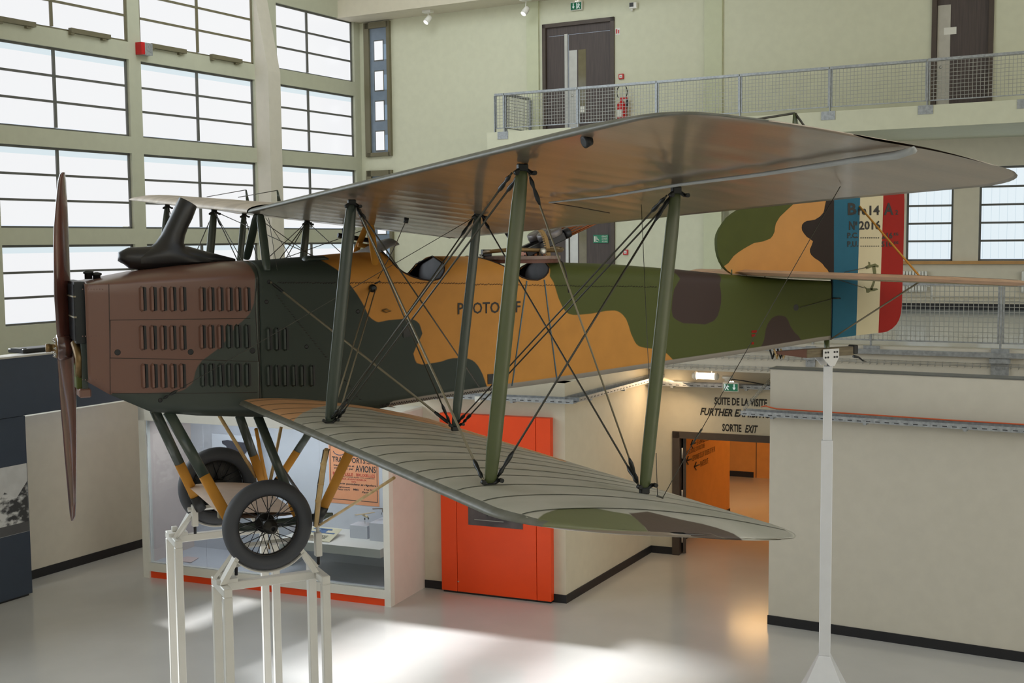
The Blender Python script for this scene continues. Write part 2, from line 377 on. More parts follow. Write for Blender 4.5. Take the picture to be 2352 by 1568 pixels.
# ------------------------------------------------------------------ doors on the back wall
def door(n, u0, u1, z0, z1, leaf_top, meet, kick, lab_side):
    e = empty('door_%d' % n, BW.P((u0+u1)/2, z0, 0), kind='structure')
    k = MB(); t = .09
    k.box(BW, u0, u0+t, z0, z1, -.12, .05); k.box(BW, u1-t, u1, z0, z1, -.12, .05); k.box(BW, u0, u1, z1-t, z1, -.12, .05); k.build('door_frame', m_doorf, e)
    MB().box(BW, u0+t, u1-t, z0+leaf_top+.012, z1-t, -.07, -.02).build('transom_panel', m_door, e)
    if meet:
        MB().box(BW, u0+t, meet-.04, z0+.02, z0+leaf_top, -.07, -.02).build('door_leaf', m_door, e)
        MB().box(BW, meet-.05, meet+.03, z0, z0+leaf_top+.02, -.06, .01).build('cover_strip', m_steel, e)
        a, b = meet+.05, u1-t
    else: a, b = u0+t, u1-t
    lf = MB().box(BW, a, b, z0+.02, z0+leaf_top, -.07, -.02).build('door_leaf', m_door, e)
    MB().box(BW, a+.01, a+kick, z0+.02, z0+leaf_top*.84, -.02, -.012).build('push_plate', m_steel, lf)
    if meet:
        g0, g1 = a+kick+.03, a+kick+.23
        MB().box(BW, g0, g1, z0+.45, z0+leaf_top*.84, -.02, -.014).build('vision_panel', mat('vision_glass', (120, 112, 88), .08, spec=.8), lf)
        MB().box(BW, g0+.05, g1-.04, z0+.48, z0+.62, -.013, -.008).build('notice', m_white, lf)
    MB().tube([BW.P(a+.09, z0+1.02, -.02), BW.P(a+.09, z0+1.02, .05), BW.P(a+.24, z0+1.02, .05)], .011).build('door_handle', m_steel, lf)
    MB().lathe(BW.P(a+.09, z0+.88, -.015), BW.n, [(.03, 0), (.03, .015), (.012, .02)], 12).build('lock_rose', m_steel, lf)
    return e
e1 = door(1, -.95, .93, ZB, 10.30, 2.30, -.32, .22, 'l')
e2 = door(2, 7.98, 9.15, ZB, 10.30, 2.5, None, .26, 'r')
e3 = door(3, -.95, .93, ZM, ZM+2.6, 2.30, -.32, .22, 'l')
u, z = BW.uz(2170, 80, 0)
e = MB().box(BW, u-.02, u+.22, z, z+.14, -.02, -.008).build('notice', m_white, e2)
# exit sign over the upper door
def exit_sign(fr, uc, zc, wd, ht, w0, label, cat='exit sign', flip=False):
    e = empty('exit_sign', fr.P(uc, zc-ht/2, w0), label, cat)
    MB().box(fr, uc-wd/2, uc+wd/2, zc-ht/2, zc+ht/2, w0, w0+.06, .004).build('housing', m_white, e)
    MB().box(fr, uc-wd/2+.012, uc+wd/2-.012, zc-ht/2+.012, zc+ht/2-.025, w0+.06, w0+.063).build('green_panel', m_green, e)
    s = -1 if flip else 1; q = w0+.064
    def poly(pts, nm):
        MB().prism([fr.P(uc+x*wd/2, zc+y*ht/2, q) for x, y in pts], fr.n*.002).build(nm, m_signw, e)
    ax = -.45 if not flip else .45
    poly([(ax-.07, .6), (ax+.07, .6), (ax+.07, -.1), (ax+.22, -.1), (ax, -.65), (ax-.22, -.1), (ax-.07, -.1)], 'arrow')
    mx = -ax
    poly([(mx-.36, .65), (mx-.2, .65), (mx-.2, -.7), (mx-.36, -.7)], 'doorway_symbol')
    poly([(mx-.02, .35), (mx+.12, .35), (mx+.12, .6), (mx-.02, .6)], 'figure_head')
    poly([(mx-.12, .28), (mx+.16, .28), (mx+.3, .0), (mx+.22, -.05), (mx+.1, .1), (mx+.05, -.15), (mx+.25, -.65), (mx+.12, -.68), (mx-.04, -.3), (mx-.2, -.68), (mx-.3, -.6), (mx-.1, -.1), (mx-.08, .1), (mx-.2, .05)], 'running_figure')
    for dx in (-.12, .22): MB().lathe(fr.P(uc+dx*wd/2, zc+ht/2-.005, w0+.03), (0, 0, 1), [(.02, 0), (.02, .012), (.0, .025)], 10).build('indicator_lamp', m_bulb, e)
    return e
u, z = BW.uz(1322, 13, .1); exit_sign(BW, u, z, .30, .20, .02, 'green emergency exit sign above the upper balcony door')
u0, z0 = BW.uz(1449, 22); u1, z1 = BW.uz(1461, 6)
e = empty('motion_sensor', BW.P(u0, z0, 0), 'small white box sensor with black face high on the back wall', 'sensor')
MB().box(BW, u0, u1+.05, z0, z1, 0, .1, .01).build('housing', m_white, e); MB().box(BW, u0+.01, u1-.02, z0+.04, z1-.01, .1, .105).build('sensor_face', m_black, e)
MB().lathe(BW.P(u0+.05, z0, .05), (0, 0, -1), [(.03, 0), (.03, .03), (.01, .05)], 10).build('swivel', m_white, e)
def alarm(px, py, label):
    u, z = BW.uz(px, py); e = empty('fire_alarm_box', BW.P(u, z-.06, 0), label, 'alarm', 'red alarm call points')
    MB().box(BW, u-.06, u+.06, z-.06, z+.06, 0, .05, .006).build('housing', m_red, e)
    MB().box(BW, u-.035, u+.035, z-.03, z+.035, .05, .054).build('break_plate', m_white, e); MB().box(BW, u-.02, u+.02, z-.005, z+.008, .054, .056).build('mark', m_text, e)
alarm(1428, 176, 'red fire alarm call point above the extinguisher on the balcony'); alarm(1438, 579, 'red fire alarm call point right of the lower grey door')
u, z = BW.uz(1419, 72); e = empty('safety_notice', BW.P(u, z-.07, 0), 'small white notice with red symbols beside the upper door', 'notice')
MB().box(BW, u-.06, u+.06, z-.075, z+.075, 0, .006).build('plate', m_white, e)
MB().box(BW, u-.045, u-.01, z-.05, z+.05, .006, .008).build('red_symbol', m_red, e); MB().box(BW, u+.01, u+.04, z-.05, z+.03, .006, .008).build('red_symbol', m_red, e)
# fire extinguisher
u, z = BW.uz(1428, 287, .14); zb = ZB+.02
e = empty('fire_extinguisher', BW.P(u, z, .0), 'red fire extinguisher with looped black hose behind the upper railing', 'extinguisher')
c = BW.P(u, z, .14)
MB().lathe(c, (0, 0, 1), [(.0, 0), (.10, .0), (.115, .03), (.115, .42), (.10, .48), (.05, .52), (.035, .54), (.035, .58), (0, .58)], 20).build('cylinder', m_red, e)
MB().lathe(c-np.array([0, 0, .06]), (0, 0, 1), [(.11, 0), (.115, .02), (.115, .07)], 20).build('base_ring', m_black, e)
MB().box(Fr(c, BW.d), -.04, .14, c[2]+.58, c[2]+.62, -.015, .015).build('lever', m_red, e)
MB().box(Fr(c, BW.d), .12, .16, c[2]+.40, c[2]+.58, -.02, .02).build('discharge_horn', m_black, e)
hp = [BW.P(u+.05+.13*math.cos(a)-.03, z+.74+.17*math.sin(a), .16) for a in np.linspace(-.9, 3.9, 22)]
MB().tube(hp, .012, 8).build('hose', m_black, e)
MB().box(Fr(c, BW.d), -.07, .05, c[2]+.18, c[2]+.34, .108, .118).build('label_plate', m_white, e)
# lower door sign
u0, z0 = BW.uz(1363, 558, .0); u1, z1 = BW.uz(1397, 539, .0); e = empty('refuge_sign', BW.P(u0, z0, 0), 'green and white waiting area sign on the lower grey door', 'sign')
MB().box(BW, u0, u1, z0, z1, -.02, .0).build('plate', mat('sign_green', (40, 130, 96), .5), e)
uc = (u0+u1)/2
for k_, s_ in enumerate(('ESPACE', "D'ATTENTE", 'SÉCURISÉ')): ftext(s_, BW, uc+.03, u1-.02, z1-.06-.055*k_, z1-.02-.055*k_, .001, m_white, e)
MB().tube([BW.P(uc-.09+.035*math.cos(a), z0+.065+.035*math.sin(a), .003) for a in np.linspace(.2, 5.4, 14)], .005, 6).build('wheelchair_symbol', m_white, e)
MB().tube([BW.P(uc-.1, z0+.15, .003), BW.P(uc-.095, z0+.08, .003), BW.P(uc-.055, z0+.08, .003), BW.P(uc-.045, z0+.04, .003)], .006, 6).build('figure_symbol', m_white, e)
for x in (.02, .055): MB().box(BW, u0+x, u0+x+.02, z0+.03, z1-.03, .0, .003).build('barrier_symbol', m_white, e)
# ------------------------------------------------------------------ railings
def railing(fr, us, z0, ht, w_, label, group, pitch=.07, slope=None, endturn=False, zb=None):
    e = empty('railing', fr.P((us[0]+us[-1])/2, z0, w_), label, 'railing', group)
    for i in range(len(us)-1):
        a, b = us[i], us[i+1]
        MB().box(fr, a, b-.02, z0+ht-.05, z0+ht, w_-.03, w_+.03).build('handrail', m_galv, e)
        k = MB(); r = .0042
        nu = int((b-a-.08)/pitch); nz = int((ht-.17)/pitch)
        for j in range(nu+1):
            x = a+.04+j*(b-a-.08)/nu; k.box(fr, x-r, x+r, z0+.09, z0+ht-.05, w_-r, w_+r)
        for j in range(nz+1):
            zz = z0+.09+j*(ht-.15)/nz; k.box(fr, a+.04, b-.04, zz-r, zz+r, w_-r*2.2, w_)
        p = k.build('wire_mesh_panel', m_wire, e, kind='stuff')
        k = MB(); k.box(fr, a+.03, b-.03, z0+.08, z0+.10, w_-.012, w_+.012); k.box(fr, a+.02, a+.045, z0+.08, z0+ht-.05, w_-.012, w_+.012); k.box(fr, b-.045, b-.02, z0+.08, z0+ht-.05, w_-.012, w_+.012)
        k.build('panel_frame', m_galv, e)
    for x in us:
        MB().box(fr, x-.012, x+.012, z0-.02, z0+ht-.05, w_-.035, w_+.035).build('post', m_galv, e)
    return e
WB = 1.30
def ubu(px, py): return BW.u(px, py, WB)
zr = BW.h(1500, 189, WB); 
us = [ubu(1137, 260), ubu(1159, 260), ubu(1328, 250), ubu(1509, 230), ubu(1700, 220), ubu(1907, 210), ubu(2131, 190), ubu(2360, 180)]
ZBr = ZB
hb = BW.h(1700, 170, WB)-ZBr
railing(BW, us, ZBr, hb, WB, 'galvanised mesh railing along the edge of the upper balcony', None)
for i, x in enumerate(us[1:]):
    MB().box(BW, x-.16, x+.12, ZBr-.17, ZBr-.0, WB+.05, WB+.065).build('bracket_plate', m_galv, **T(['square galvanised bracket plate at the left end of the upper balcony', 'galvanised bracket plate under the upper railing below the tall door', 'galvanised bracket plate hidden by the wing, below the middle railing', 'galvanised bracket plate at the double post of the upper railing', 'galvanised bracket plate above the wing mast on the pale balcony edge', 'galvanised bracket plate just left of the dark right-hand door', 'galvanised bracket plate at the far right of the upper balcony'][i], 'bracket', 'railing brackets on the upper balcony'))
# short return leg at the balcony end
ef = Fr(BW.P(us[1], 0, WB-.05), -BW.n)
e = railing(ef, [.0, 1.15], ZBr, hb, 0, 'short end section of mesh railing at the left end of the upper balcony', None)
# ------------------------------------------------------------------ mezzanine
k = MB(); z_b = FA.h(1640, 852); 
zt = FA.h(2000, 795)
k.box(FA, -12, 8, z_b, zt, -.3, 0); k.build('slab_mezzanine_edge', m_wallw, **ST)
k = MB(); a = FA.P(-12, zt, -.29); b = FA.P(12, zt, -.29)
k.add([a, b, b-FA.n*16, a-FA.n*16], [(0, 1, 2, 3)]); k.add([q-np.array([0, 0, .3]) for q in (a, b, b-FA.n*16, a-FA.n*16)], [(3, 2, 1, 0)]); k.build('floor_mezzanine', m_mezz, recalc=False, **ST)
usm = [FA.u(p, 700, -.06) for p in (1500, 1680, 1844, 1998, 2299, 2560)]
usm = [usm[0], FA.u(1690, 700), FA.u(1866, 700), FA.u(2300, 700, -.06), FA.u(2300, 700, -.06)*2-FA.u(1866, 700)]
ht = FA.h(2300, 648, -.06)-zt
e_r = railing(FA, usm, zt, ht, -.06, 'galvanised mesh railing along the mezzanine beyond the rudder', None, pitch=.0645)
MB().box(FA, FA.u(2000, 700)-.012, FA.u(2000, 700)+.012, zt-.04, zt+ht-.05, -.09, -.03).build('post', m_galv, e_r)
brk = [((1850, 795), (1872, 842), 'folded grey bracket behind the tail skid on the mezzanine edge'), ((1983, 794), (2020, 807), 'shallow grey bracket on the mezzanine edge just below the rudder'), ((2275, 802), (2318, 862), 'deep grey bracket and plate under the double railing post at right')]
for (p0, p1, lab) in brk:
    u0, z0 = FA.uz(p0[0], p1[1], .04); u1, z1 = FA.uz(p1[0], p0[1], .04)
    e = empty('bracket', FA.P(u0, z0, 0), lab, 'bracket'); MB().box(FA, u0, u1, max(z0, z1-.14), z1, 0, .05).build('bracket_plate', m_galv, e)
    if z1-z0 > .2: MB().box(FA, u0, u1, z0, z1-.17, .0, .03).build('lower_plate', m_galv, e); MB().box(FA, u0-.02, u1+.02, z1-.2, z1-.14, 0, .08).build('lip', m_galv, e)
ua, za = FA.uz(1930, 803, .05); ub_, zb_ = FA.uz(2352, 820, .05)
MB().box(FA, FA.u(1700, 795), 8, zb_-.02, zb_+.05, .055, .09).build('conduit', m_galv, **T('flat grey conduit running along the mezzanine edge', 'conduit'))
for z_, lab in ((zb_-.15, 'upper wire cable tray on the mezzanine edge'), (zb_-.32, 'lower wire cable tray on the mezzanine edge')):
    k = MB()
    for j in range(3): k.tube([FA.P(-6, z_+.02*j, .02+.03*(j == 1)), FA.P(8, z_+.02*j, .02+.03*(j == 1))], .0035, 5)
    x = -6
    while x < 8: k.tube([FA.P(x, z_+.05, .01), FA.P(x, z_-.02, .01), FA.P(x, z_-.02, .08), FA.P(x, z_+.02, .08)], .003, 4); x += .1
    k.build('wire_cable_tray', m_wire, **T(lab, 'cable tray', 'wire cable trays'))
# far wall of the mezzanine: windows, sill, radiators, skirting
fu0, fu1 = FB.u(1880, 600), 8.
w1 = (FB.u(2081, 520), FB.u(2189, 520)); w2 = (FB.u(2248, 520), FB.u(2248, 520)+(w1[1]-w1[0])*1.6)
zs = FB.h(2140, 599); zt_ = FB.h(2140, 599-5*42.7)
w = MB(); w.box(FB, fu0, 9, zt, zs, -.3, 0); w.box(FB, fu0, w1[0], zs, zt_, -.3, 0); w.box(FB, w1[1], w2[0], zs, zt_, -.3, 0); w.box(FB, w2[1], 9, zs, zt_, -.3, 0); w.box(FB, fu0, 9, zt_, ZB, -.3, 0); w.box(Fr(FB.P(fu0, 0, 0), -FB.n), 0, 0.01, zt, ZB, -8, 0)
w.build('wall_mezzanine', m_wall, **ST)
m_pane2 = emis('ribbed_daylight_pane', (226, 238, 244), 1.0)
for (a, b) in (w1, w2):
    e = window(FB, a, b, zs, zt_, [], 5, False, m_frame, .12, m_pane2)
    for j in range(int((b-a)/.16)):
        MB().box(FB, a+.08+j*.16, a+.088+j*.16, zs+.05, zt_-.05, -.13, -.117).build('glass_rib', emis('rib_tint', (206, 224, 234), .9), e)
MB().box(FB, fu0, 9, zs-.07, zs, -.05, .1).build('trim_2', m_oak, **ST)
zk = zt+.02
MB().box(FB, fu0, 9, zt, zt+.13, 0, .02).build('baseboard_mezzanine', m_skirt, **ST)
def radiator(u0, u1, lab):
    e = empty('radiator', FB.P((u0+u1)/2, zt+.3, 0), lab, 'radiator', 'white column radiators under the mezzanine windows')
    x = u0
    while x < u1: MB().box(FB, x, x+.05, zt+.38, zs-.22, .04, .14, .01).build('column', m_white, e); x += .065
    MB().tube([FB.P(u1+.02, zt+.5, .09), FB.P(u1+.12, zt+.5, .09), FB.P(u1+.12, zt+.2, .05)], .014).build('feed_pipe', m_white, e)
radiator(FB.u(2060, 650), FB.u(2128, 650), 'white column radiator beside the rudder, under the first window'); radiator(FB.u(2346, 650), FB.u(2420, 650), 'white column radiator at the right edge of the photo')
k = MB(); k.tube([FB.P(fu0, zt+.28, .05), FB.P(9, zt+.28, .05)], .016); k.tube([FB.P(fu0, zt+.2, .05), FB.P(9, zt+.2, .05)], .016); k.build('heating_pipes', m_wall, **T('pair of cream heating pipes above the mezzanine skirting', 'pipe'))
# ------------------------------------------------------------------ lower walls
w = MB(); w.box(RW, -.02, 9, 0, 3.46, -.3, 0); w.build('wall_partition_right', m_wallw, **ST)
MB().box(RW, -.03, 9, 3.46, 3.475, -.3, .01).build('trim_3', m_frame, **ST)
MB().box(RW, -.03, 9, 0, .125, 0, .015).build('baseboard_right', m_skirt, **ST)
w = MB(); w.box(W2, -2.6, 0, 0, z_b+.02, -.3, 0); w.box(SW, 0, 3.25, 0, z_b+.02, -.3, 0); w.build('wall_lobby', m_wall, **ST)
do0 = DW.u(1545, 1100); do1 = do0+2.2
w = MB(); w.box(DW, -.3, do0, 0, z_b+.3, -.25, 0); w.box(DW, do0, do1, 2.05, z_b+.3, -.25, 0); w.box(DW, do1, do1+4, 0, z_b+.3, -.25, 0); w.build('wall_exit', m_wall, **ST)
MB().box(DW, 0, 5, 2.74, z_b+.3, 0, .06).build('trim_4', m_wall, **ST)
k = MB(); k.box(W2, -2.6, 0.015, 0, .12, 0, .015); k.box(SW, 0, 3.2, 0, .12, 0, .015); k.box(DW, 0, do0, 0, .12, 0, .015); k.build('baseboard_lobby', m_skirt, **ST)
e = empty('door_4', DW.P(do0, 0, 0), kind='structure')
k = MB(); k.box(DW, do0, do0+.12, 0, 2.05, -.25, .03); k.box(DW, do0, do1, 1.95, 2.06, -.25, .03); k.box(DW, do1-.12, do1, 0, 2.05, -.25, .03); k.build('door_frame', m_doorf, e)
q_ = DW.P(do0+.17, 0, -.1); fo = Fr(q_, q_-CAM)
MB().box(fo, 0, 1.0, .02, 1.94, -.02, .03).build('open_leaf', m_doorf, e)
for z_ in (.2, .9, 1.6): MB().tube([DW.P(do0+.145, z_, -.05), DW.P(do0+.145, z_+.18, -.05)], .018, 8).build('hinge', m_steel, e)
# wording over the door
for s_, p0, p1, yb, yt, sh in (('SUITE DE LA VISITE', 1641, 1762, 929, 911, 0), ('FURTHER EXHIBITIONS', 1608, 1796, 953, 936, .3), ('SORTIE', 1659, 1703, 990, 975, 0), ('EXIT', 1711, 1741, 993, 978, .3)):
    a = DW.uz(p0, yb+ (1 if s_ != 'EXIT' else 0)); b = DW.uz(p1, yb); c = DW.uz(p0, yt)
    z0 = {'SUITE DE LA VISITE': 2.50, 'FURTHER EXHIBITIONS': 2.355, 'SORTIE': 2.10, 'EXIT': 2.10}[s_]
    z0 = DW.h(p0, yb)
    ftext(s_, DW, a[0], b[0], z0, z0+.125, .002, m_text, shear=sh, off=.03, name='wall_lettering', **T({'SUITE DE LA VISITE': 'black words SUITE DE LA VISITE on the wall above the exit door', 'FURTHER EXHIBITIONS': 'black slanted words FURTHER EXHIBITIONS, partly behind the cable tray', 'SORTIE': 'black upright word SORTIE just above the door frame', 'EXIT': 'black slanted word EXIT just above the door frame'}[s_], 'lettering', 'wording above the exit door'))
# hall beyond the door
HL = Fr(flo(1575, 1237), DWN); hend = (flo(1668, 1178)-HL.p)@HL.d
w = MB(); w.box(HL, -.3, hend, 0, 3.0, -.2, 0); w.build('wall_hall_left', m_hall, **ST)
MB().box(HL, -.3, hend, 0, .1, 0, .015).build('baseboard_hall_left', m_skirt, **ST)
HB = Fr(flo(1668, 1092), SC.d)
w = MB(); w.box(HB, -4, 6, 0, 3.0, -.2, 0); w.build('wall_hall_back', m_hall, **ST)
MB().box(HB, -4, HB.u(1731, 1095), 0, .12, 0, .015).build('baseboard_hall_back', m_skirt, **ST)
MB().box(HB, HB.u(1736, 1095), HB.u(1737.5, 1095), 0, 2.6, 0, .01).build('trim_5', m_doorf, **ST)
k = MB(); k.box(Fr(DW.P(do1+1.2, 0, -.25), -DW.n), 0, 9, 0, 3., -.2, 0); k.build('wall_hall_right', m_hall, **ST)
k = MB(); a = DW.P(-3, 2.75, -.25); b = DW.P(6, 2.75, -.25); k.add([a, b, b-DW.n*10, a-DW.n*10], [(0, 1, 2, 3)]); k.build('ceiling_hall', m_hall, **ST)
lp = HB.P(1.2, 2.5, 2.6); area('hall_lamp', tuple(lp), tuple(lp-np.array([0, 0, 1])), 1.2, 1.2, 30, (1, .58, .22))
lp = DW.P(2.2, 2.5, -2.5); area('hall_lamp_two', tuple(lp), tuple(lp-np.array([0, 0, 1])), .8, .8, 16, (1, .58, .22))
tl = MB().tube([HL.P(hend+.02, .3, -.2), HL.P(hend+.02, 2.3, -.2)], .012, 8).build('strip_lamp', emis('warm_strip_lamp', (255, 176, 90), 9), **T('warm vertical strip lamp in the hall beyond the exit door', 'lamp'))
rowsx = [('LA GRANDE GALERIE', 1600, 1632, 1018, 1010), ('TOUR DE CONTRÔLE  CONTROL TOWER', 1574, 1618, 1042, 1027), ('LES PIONNIERS DE L\'AIR  PIONEERS OF THE AIR', 1590, 1642, 1055, 1037), ('PLANETE PILOTE', 1608, 1626, 1068, 1059)]
for i, (s_, a, b, y0, y1) in enumerate(rowsx):
    ua, za = HL.uz(a, y0); ub_, zb_ = HL.uz(b, y1)
    ftext(s_, HL, ua, ub_, za-.03, za+.07, .003, m_text, name='direction_lettering', **T(['topmost small black direction line on the amber hall wall', 'small black direction line naming the control tower, on the hall wall', 'longest small black direction line on the amber hall wall', 'shortest, lowest small black direction line on the amber hall wall'][i], 'lettering', 'direction lines on the hall wall'))
    if i != 1:
        e = MB(); e.tube([HL.P(ua-.05, za+.02, .004), HL.P(ua-.28, za+.02, .004)], .012, 6); e.tube([HL.P(ua-.2, za+.09, .004), HL.P(ua-.29, za+.02, .004), HL.P(ua-.2, za-.05, .004)], .012, 6)
        e.build('arrow', m_text, **T(['black left arrow before the topmost hall direction line', '', 'black left arrow before the longest hall direction line', 'black left arrow before the lowest hall direction line'][i], 'arrow', 'arrows on the hall wall'))
# tube lamp, detector and exit sign under the mezzanine edge
ul, zl = FA.uz(1592, 862, -.25); ur, zr_ = FA.uz(1643, 871, -.25)
e = empty('tube_lamp', FA.P(ul, zl, -.25), 'lit fluorescent tube lamp hanging under the mezzanine edge', 'lamp')
MB().tube([FA.P(ul+.06, zl, -.25), FA.P(ur, zl, -.25)], .05, 14).build('tube', m_lamp, e)
MB().lathe(FA.P(ul+.06, zl, -.25), -FA.d, [(.066, 0), (.07, .03), (.04, .07), (0, .08)], 16).build('end_cap', m_white, e)
MB().lathe(FA.P(ur, zl, -.25), FA.d, [(.06, 0), (.06, .03), (.04, .05), (0, .05)], 16).build('end_cap', m_white, e)
for x in (ul+.04, ur-.06): MB().tube([FA.P(x, zl+.05, -.25), FA.P(x, zl+.16, -.25)], .007, 6).build('hanger', m_steel, e)
u, z = DW.uz(1671, 870, .5); e = empty('smoke_detector', DW.P(u, z, .5), 'round cream smoke detector above the lower exit sign', 'detector')
MB().lathe(DW.P(u, z+.045, .5), (0, 0, -1), [(.09, 0), (.09, .03), (.05, .05), (.045, .08), (0, .085)], 20).build('body', m_white, e); MB().tube([DW.P(u+.05, z, .5), DW.P(u+.25, z-.02, .5), DW.P(u+.6, z-.1, .3)], .008, 6).build('cable', m_black, e)
u, z = DW.uz(1679, 888, .35); exit_sign(DW, u, z, .25, .15, .32, 'green emergency exit sign hanging above the words SUITE DE LA VISITE', flip=True)
lp = FA.P(ul-.2, zl-.1, -.35); area('lobby_lamp', tuple(lp), tuple(SW.P(1.9, 1.2, 0)), .9, .3, 17, (1, .70, .40))
# perforated cable trays
m_slot = mat('tray_slot', (60, 62, 66), .6)
m_cable = mat('orange_cable', (214, 96, 52), .5)
def tray(fr, u0, u1, z, w0, w1, lab, hole=.115, cable=False, brackets=()):
    e = empty('cable_tray', fr.P((u0+u1)/2, z, w0), lab, 'cable tray', 'perforated cable trays')
    k = MB(); k.box(fr, u0, u1, z, z+.004, w0, w1); k.box(fr, u0, u1, z-.003, z+.06, w1, w1+.004); k.box(fr, u0, u1, z, z+.06, w0, w0+.004); k.build('tray', m_galv, e)
    k = MB(); x = u0+.03
    while x < u1-.08: k.box(fr, x, x+.055, z+.014, z+.026, w1+.004, w1+.0055); x += hole
    x = u0+.06
    while x < u1-.08: k.box(fr, x, x+.055, z+.004, z+.0055, w0+.05, w0+.075); k.box(fr, x+.05, x+.105, z+.004, z+.0055, w1-.06, w1-.035); x += hole
    k.build('slots', m_slot, e, kind='stuff')
    x = u0+.4
    while x < u1: MB().box(fr, x, x+.04, z-.03, z, 0, w1).build('support_arm', m_galv, e); x += 1.2
    return e
zt1 = RW.h(1770, 958, .22)
tray(RW, RW.u(1702, 953, .22), 8, RW.h(2100, 978, .24), .02, .24, 'perforated steel cable tray running along the right partition wall')
zc = RW.h(2100, 978, .24)
MB().tube([RW.P(-.12, zc+.10, .06), RW.P(-.06, zc+.12, .10), RW.P(.1, zc+.09, .1), RW.P(1.2, zc+.085, .09), RW.P(2.2, zc+.08, .1), RW.P(8, zc+.085, .09)], .009, 6).build('cable', m_cable, **T('thin orange cable lying along the right wall cable tray', 'cable'))
zt2 = W2.h(1200, 922, .25)
tray(W2, W2.u(945, 917, .2), .22, zt2, .02, .25, 'bright perforated cable tray above the orange cabinet')
tray(SW, -.05, 3.4, zt2+.01, .02, .25, 'shaded perforated cable tray along the tan side wall')
tray(DW, 0., 5, DW.h(1640, 889, .2), .07, .25, 'perforated cable tray above the exit wording')
k = MB(); a = RW.P(-.35, zc+.03, .1); b = DW.P(DW.u(1768, 930, .3), zc+.1, .3)
for j in range(3): k.tube([a+np.array([0, 0, .03*j]), b+np.array([0, 0, .03*j])], .004, 5)
for j in range(14):
    q = a+(b-a)*j/14; k.tube([q, q+np.array([0, 0, .06])], .004, 5)
k.build('wire_cable_tray', m_wire, **T('short wire basket tray bridging from the right wall tray to the exit wall', 'cable tray'))
u, z = W2.uz(1096, 917, .3); e = empty('junction_box', W2.P(u, z, .27), 'small white junction box on the tray above the orange cabinet', 'box')
MB().box(W2, u-.04, u+.04, z-.04, z+.04, .26, .30, .004).build('housing', m_white, e); MB().box(W2, u-.025, u+.025, z-.025, z+.025, .30, .303).build('lid', m_white, e)
# ------------------------------------------------------------------ orange cabinet
e = empty('orange_cabinet', OB.P(.9, 0, 0), 'tall bright orange display panel cabinet against the wall', 'cabinet')
H = 2.68; oj = [0, OB.u(1048, 1150), OB.u(1232, 1250), OB.u(1266, 1250)]
for i in range(3):
    a = oj[i]+(.004 if i else 0); MB().box(OB, a, oj[i+1]-.004, .03, H, -.30, 0, .004).build('panel', m_orange, e)
MB().box(OB, .02, oj[3]-.02, 0, .03, -.28, -.02).build('plinth', m_black, e)
u0, z1 = OB.uz(1075, 1130); u1, z0 = OB.uz(1201, 1217)
p = MB().box(OB, u0, u1, 1.05, 1.75, 0, .006).build('picture_panel', mat('dark_photo_print', (92, 84, 86), .35, c2=(58, 52, 58), scale=3), e)
for i in range(5): MB().box(OB, u0+.3+.02*i, u0+.32+.02*i, 1.2+.07*i, 1.225+.07*i, .006, .008).build('print_mark', m_black, p)
MB().box(OB, u0+.1, u1-.3, 1.13, 1.14, .006, .008).build('print_line', m_wire, p)
MB().lathe(OB.P(OB.u(1053, 1335), .18, 0), OB.n, [(.012, 0), (.012, .006)], 10).build('lock', m_steel, e)
# ------------------------------------------------------------------ left display walls
w = MB(); w.box(CW, -3.6, .02, 0, 2.56, -.3, 0); w.build('wall_partition_left', m_wallw, **ST)
MB().box(CW, -3.6, 0, 0, .14, 0, .015).build('baseboard_left', m_skirt, **ST)
e = empty('blue_display_panel', BP.P(0, 0, 0), 'dark blue display panel carrying a black and white photo', 'display panel')
MB().box(BP, -4.5, 0.0, .03, 2.69, -.28, 0).build('panel', m_blue, e)
MB().box(BP, -4.5, 2.15, 2.70, 3.56, -.30, 0.02).build('header_panel', m_blue, e)
MB().box(BP, -4.5, 2.17, 3.56, 3.585, -.32, 0.04).build('cap_strip', m_steel, e)
MB().box(BP, -4.4, -.05, 0, .03, -.25, -.02).build('plinth', m_black, e)
bwm = mat('black_white_print', (205, 205, 205), .4, c2=(60, 60, 62), scale=5, mixlo=.44, mixhi=.56, stretch=(1, 1, 1.6))
u1 = BP.u(62, 1100)
ph = MB().box(BP, u1-1.9, u1, .97, 1.985, 0, .006).build('photo_print', mat('pale_sky_print', (196, 196, 196), .4), e)
MB().prism([BP.P(u1-1.9+x, z, .007) for x, z in ((0, .975), (1.895, .975), (1.895, 1.72), (1.7, 1.5), (1.5, 1.62), (1.35, 1.46), (1.2, 1.75), (1.1, 1.5), (.8, 1.55), (.5, 1.45), (.2, 1.6), (0, 1.5))], BP.n*.002).build('printed_crowd', bwm, ph)
MB().box(BP, u1-1.9, u1-.005, .975, 1.12, .0095, .0105).build('printed_ground', mat('grey_print', (84, 84, 86), .4), ph)
u0 = BP.u(43, 806, -.3); u1b = BP.u(118, 806, -.3)
e = empty('black_case', BP.P(u0, 3.585, -.3), 'flat black case lying on top of the blue header panel', 'case'); MB().box(BP, u0, u1b+.3, 3.587, 3.65, -.55, -.2, .01).build('case_body', m_black, e); MB().box(BP, u0, u0+.1, 3.65, 3.66, -.5, -.25).build('lid_edge', m_frame, e)
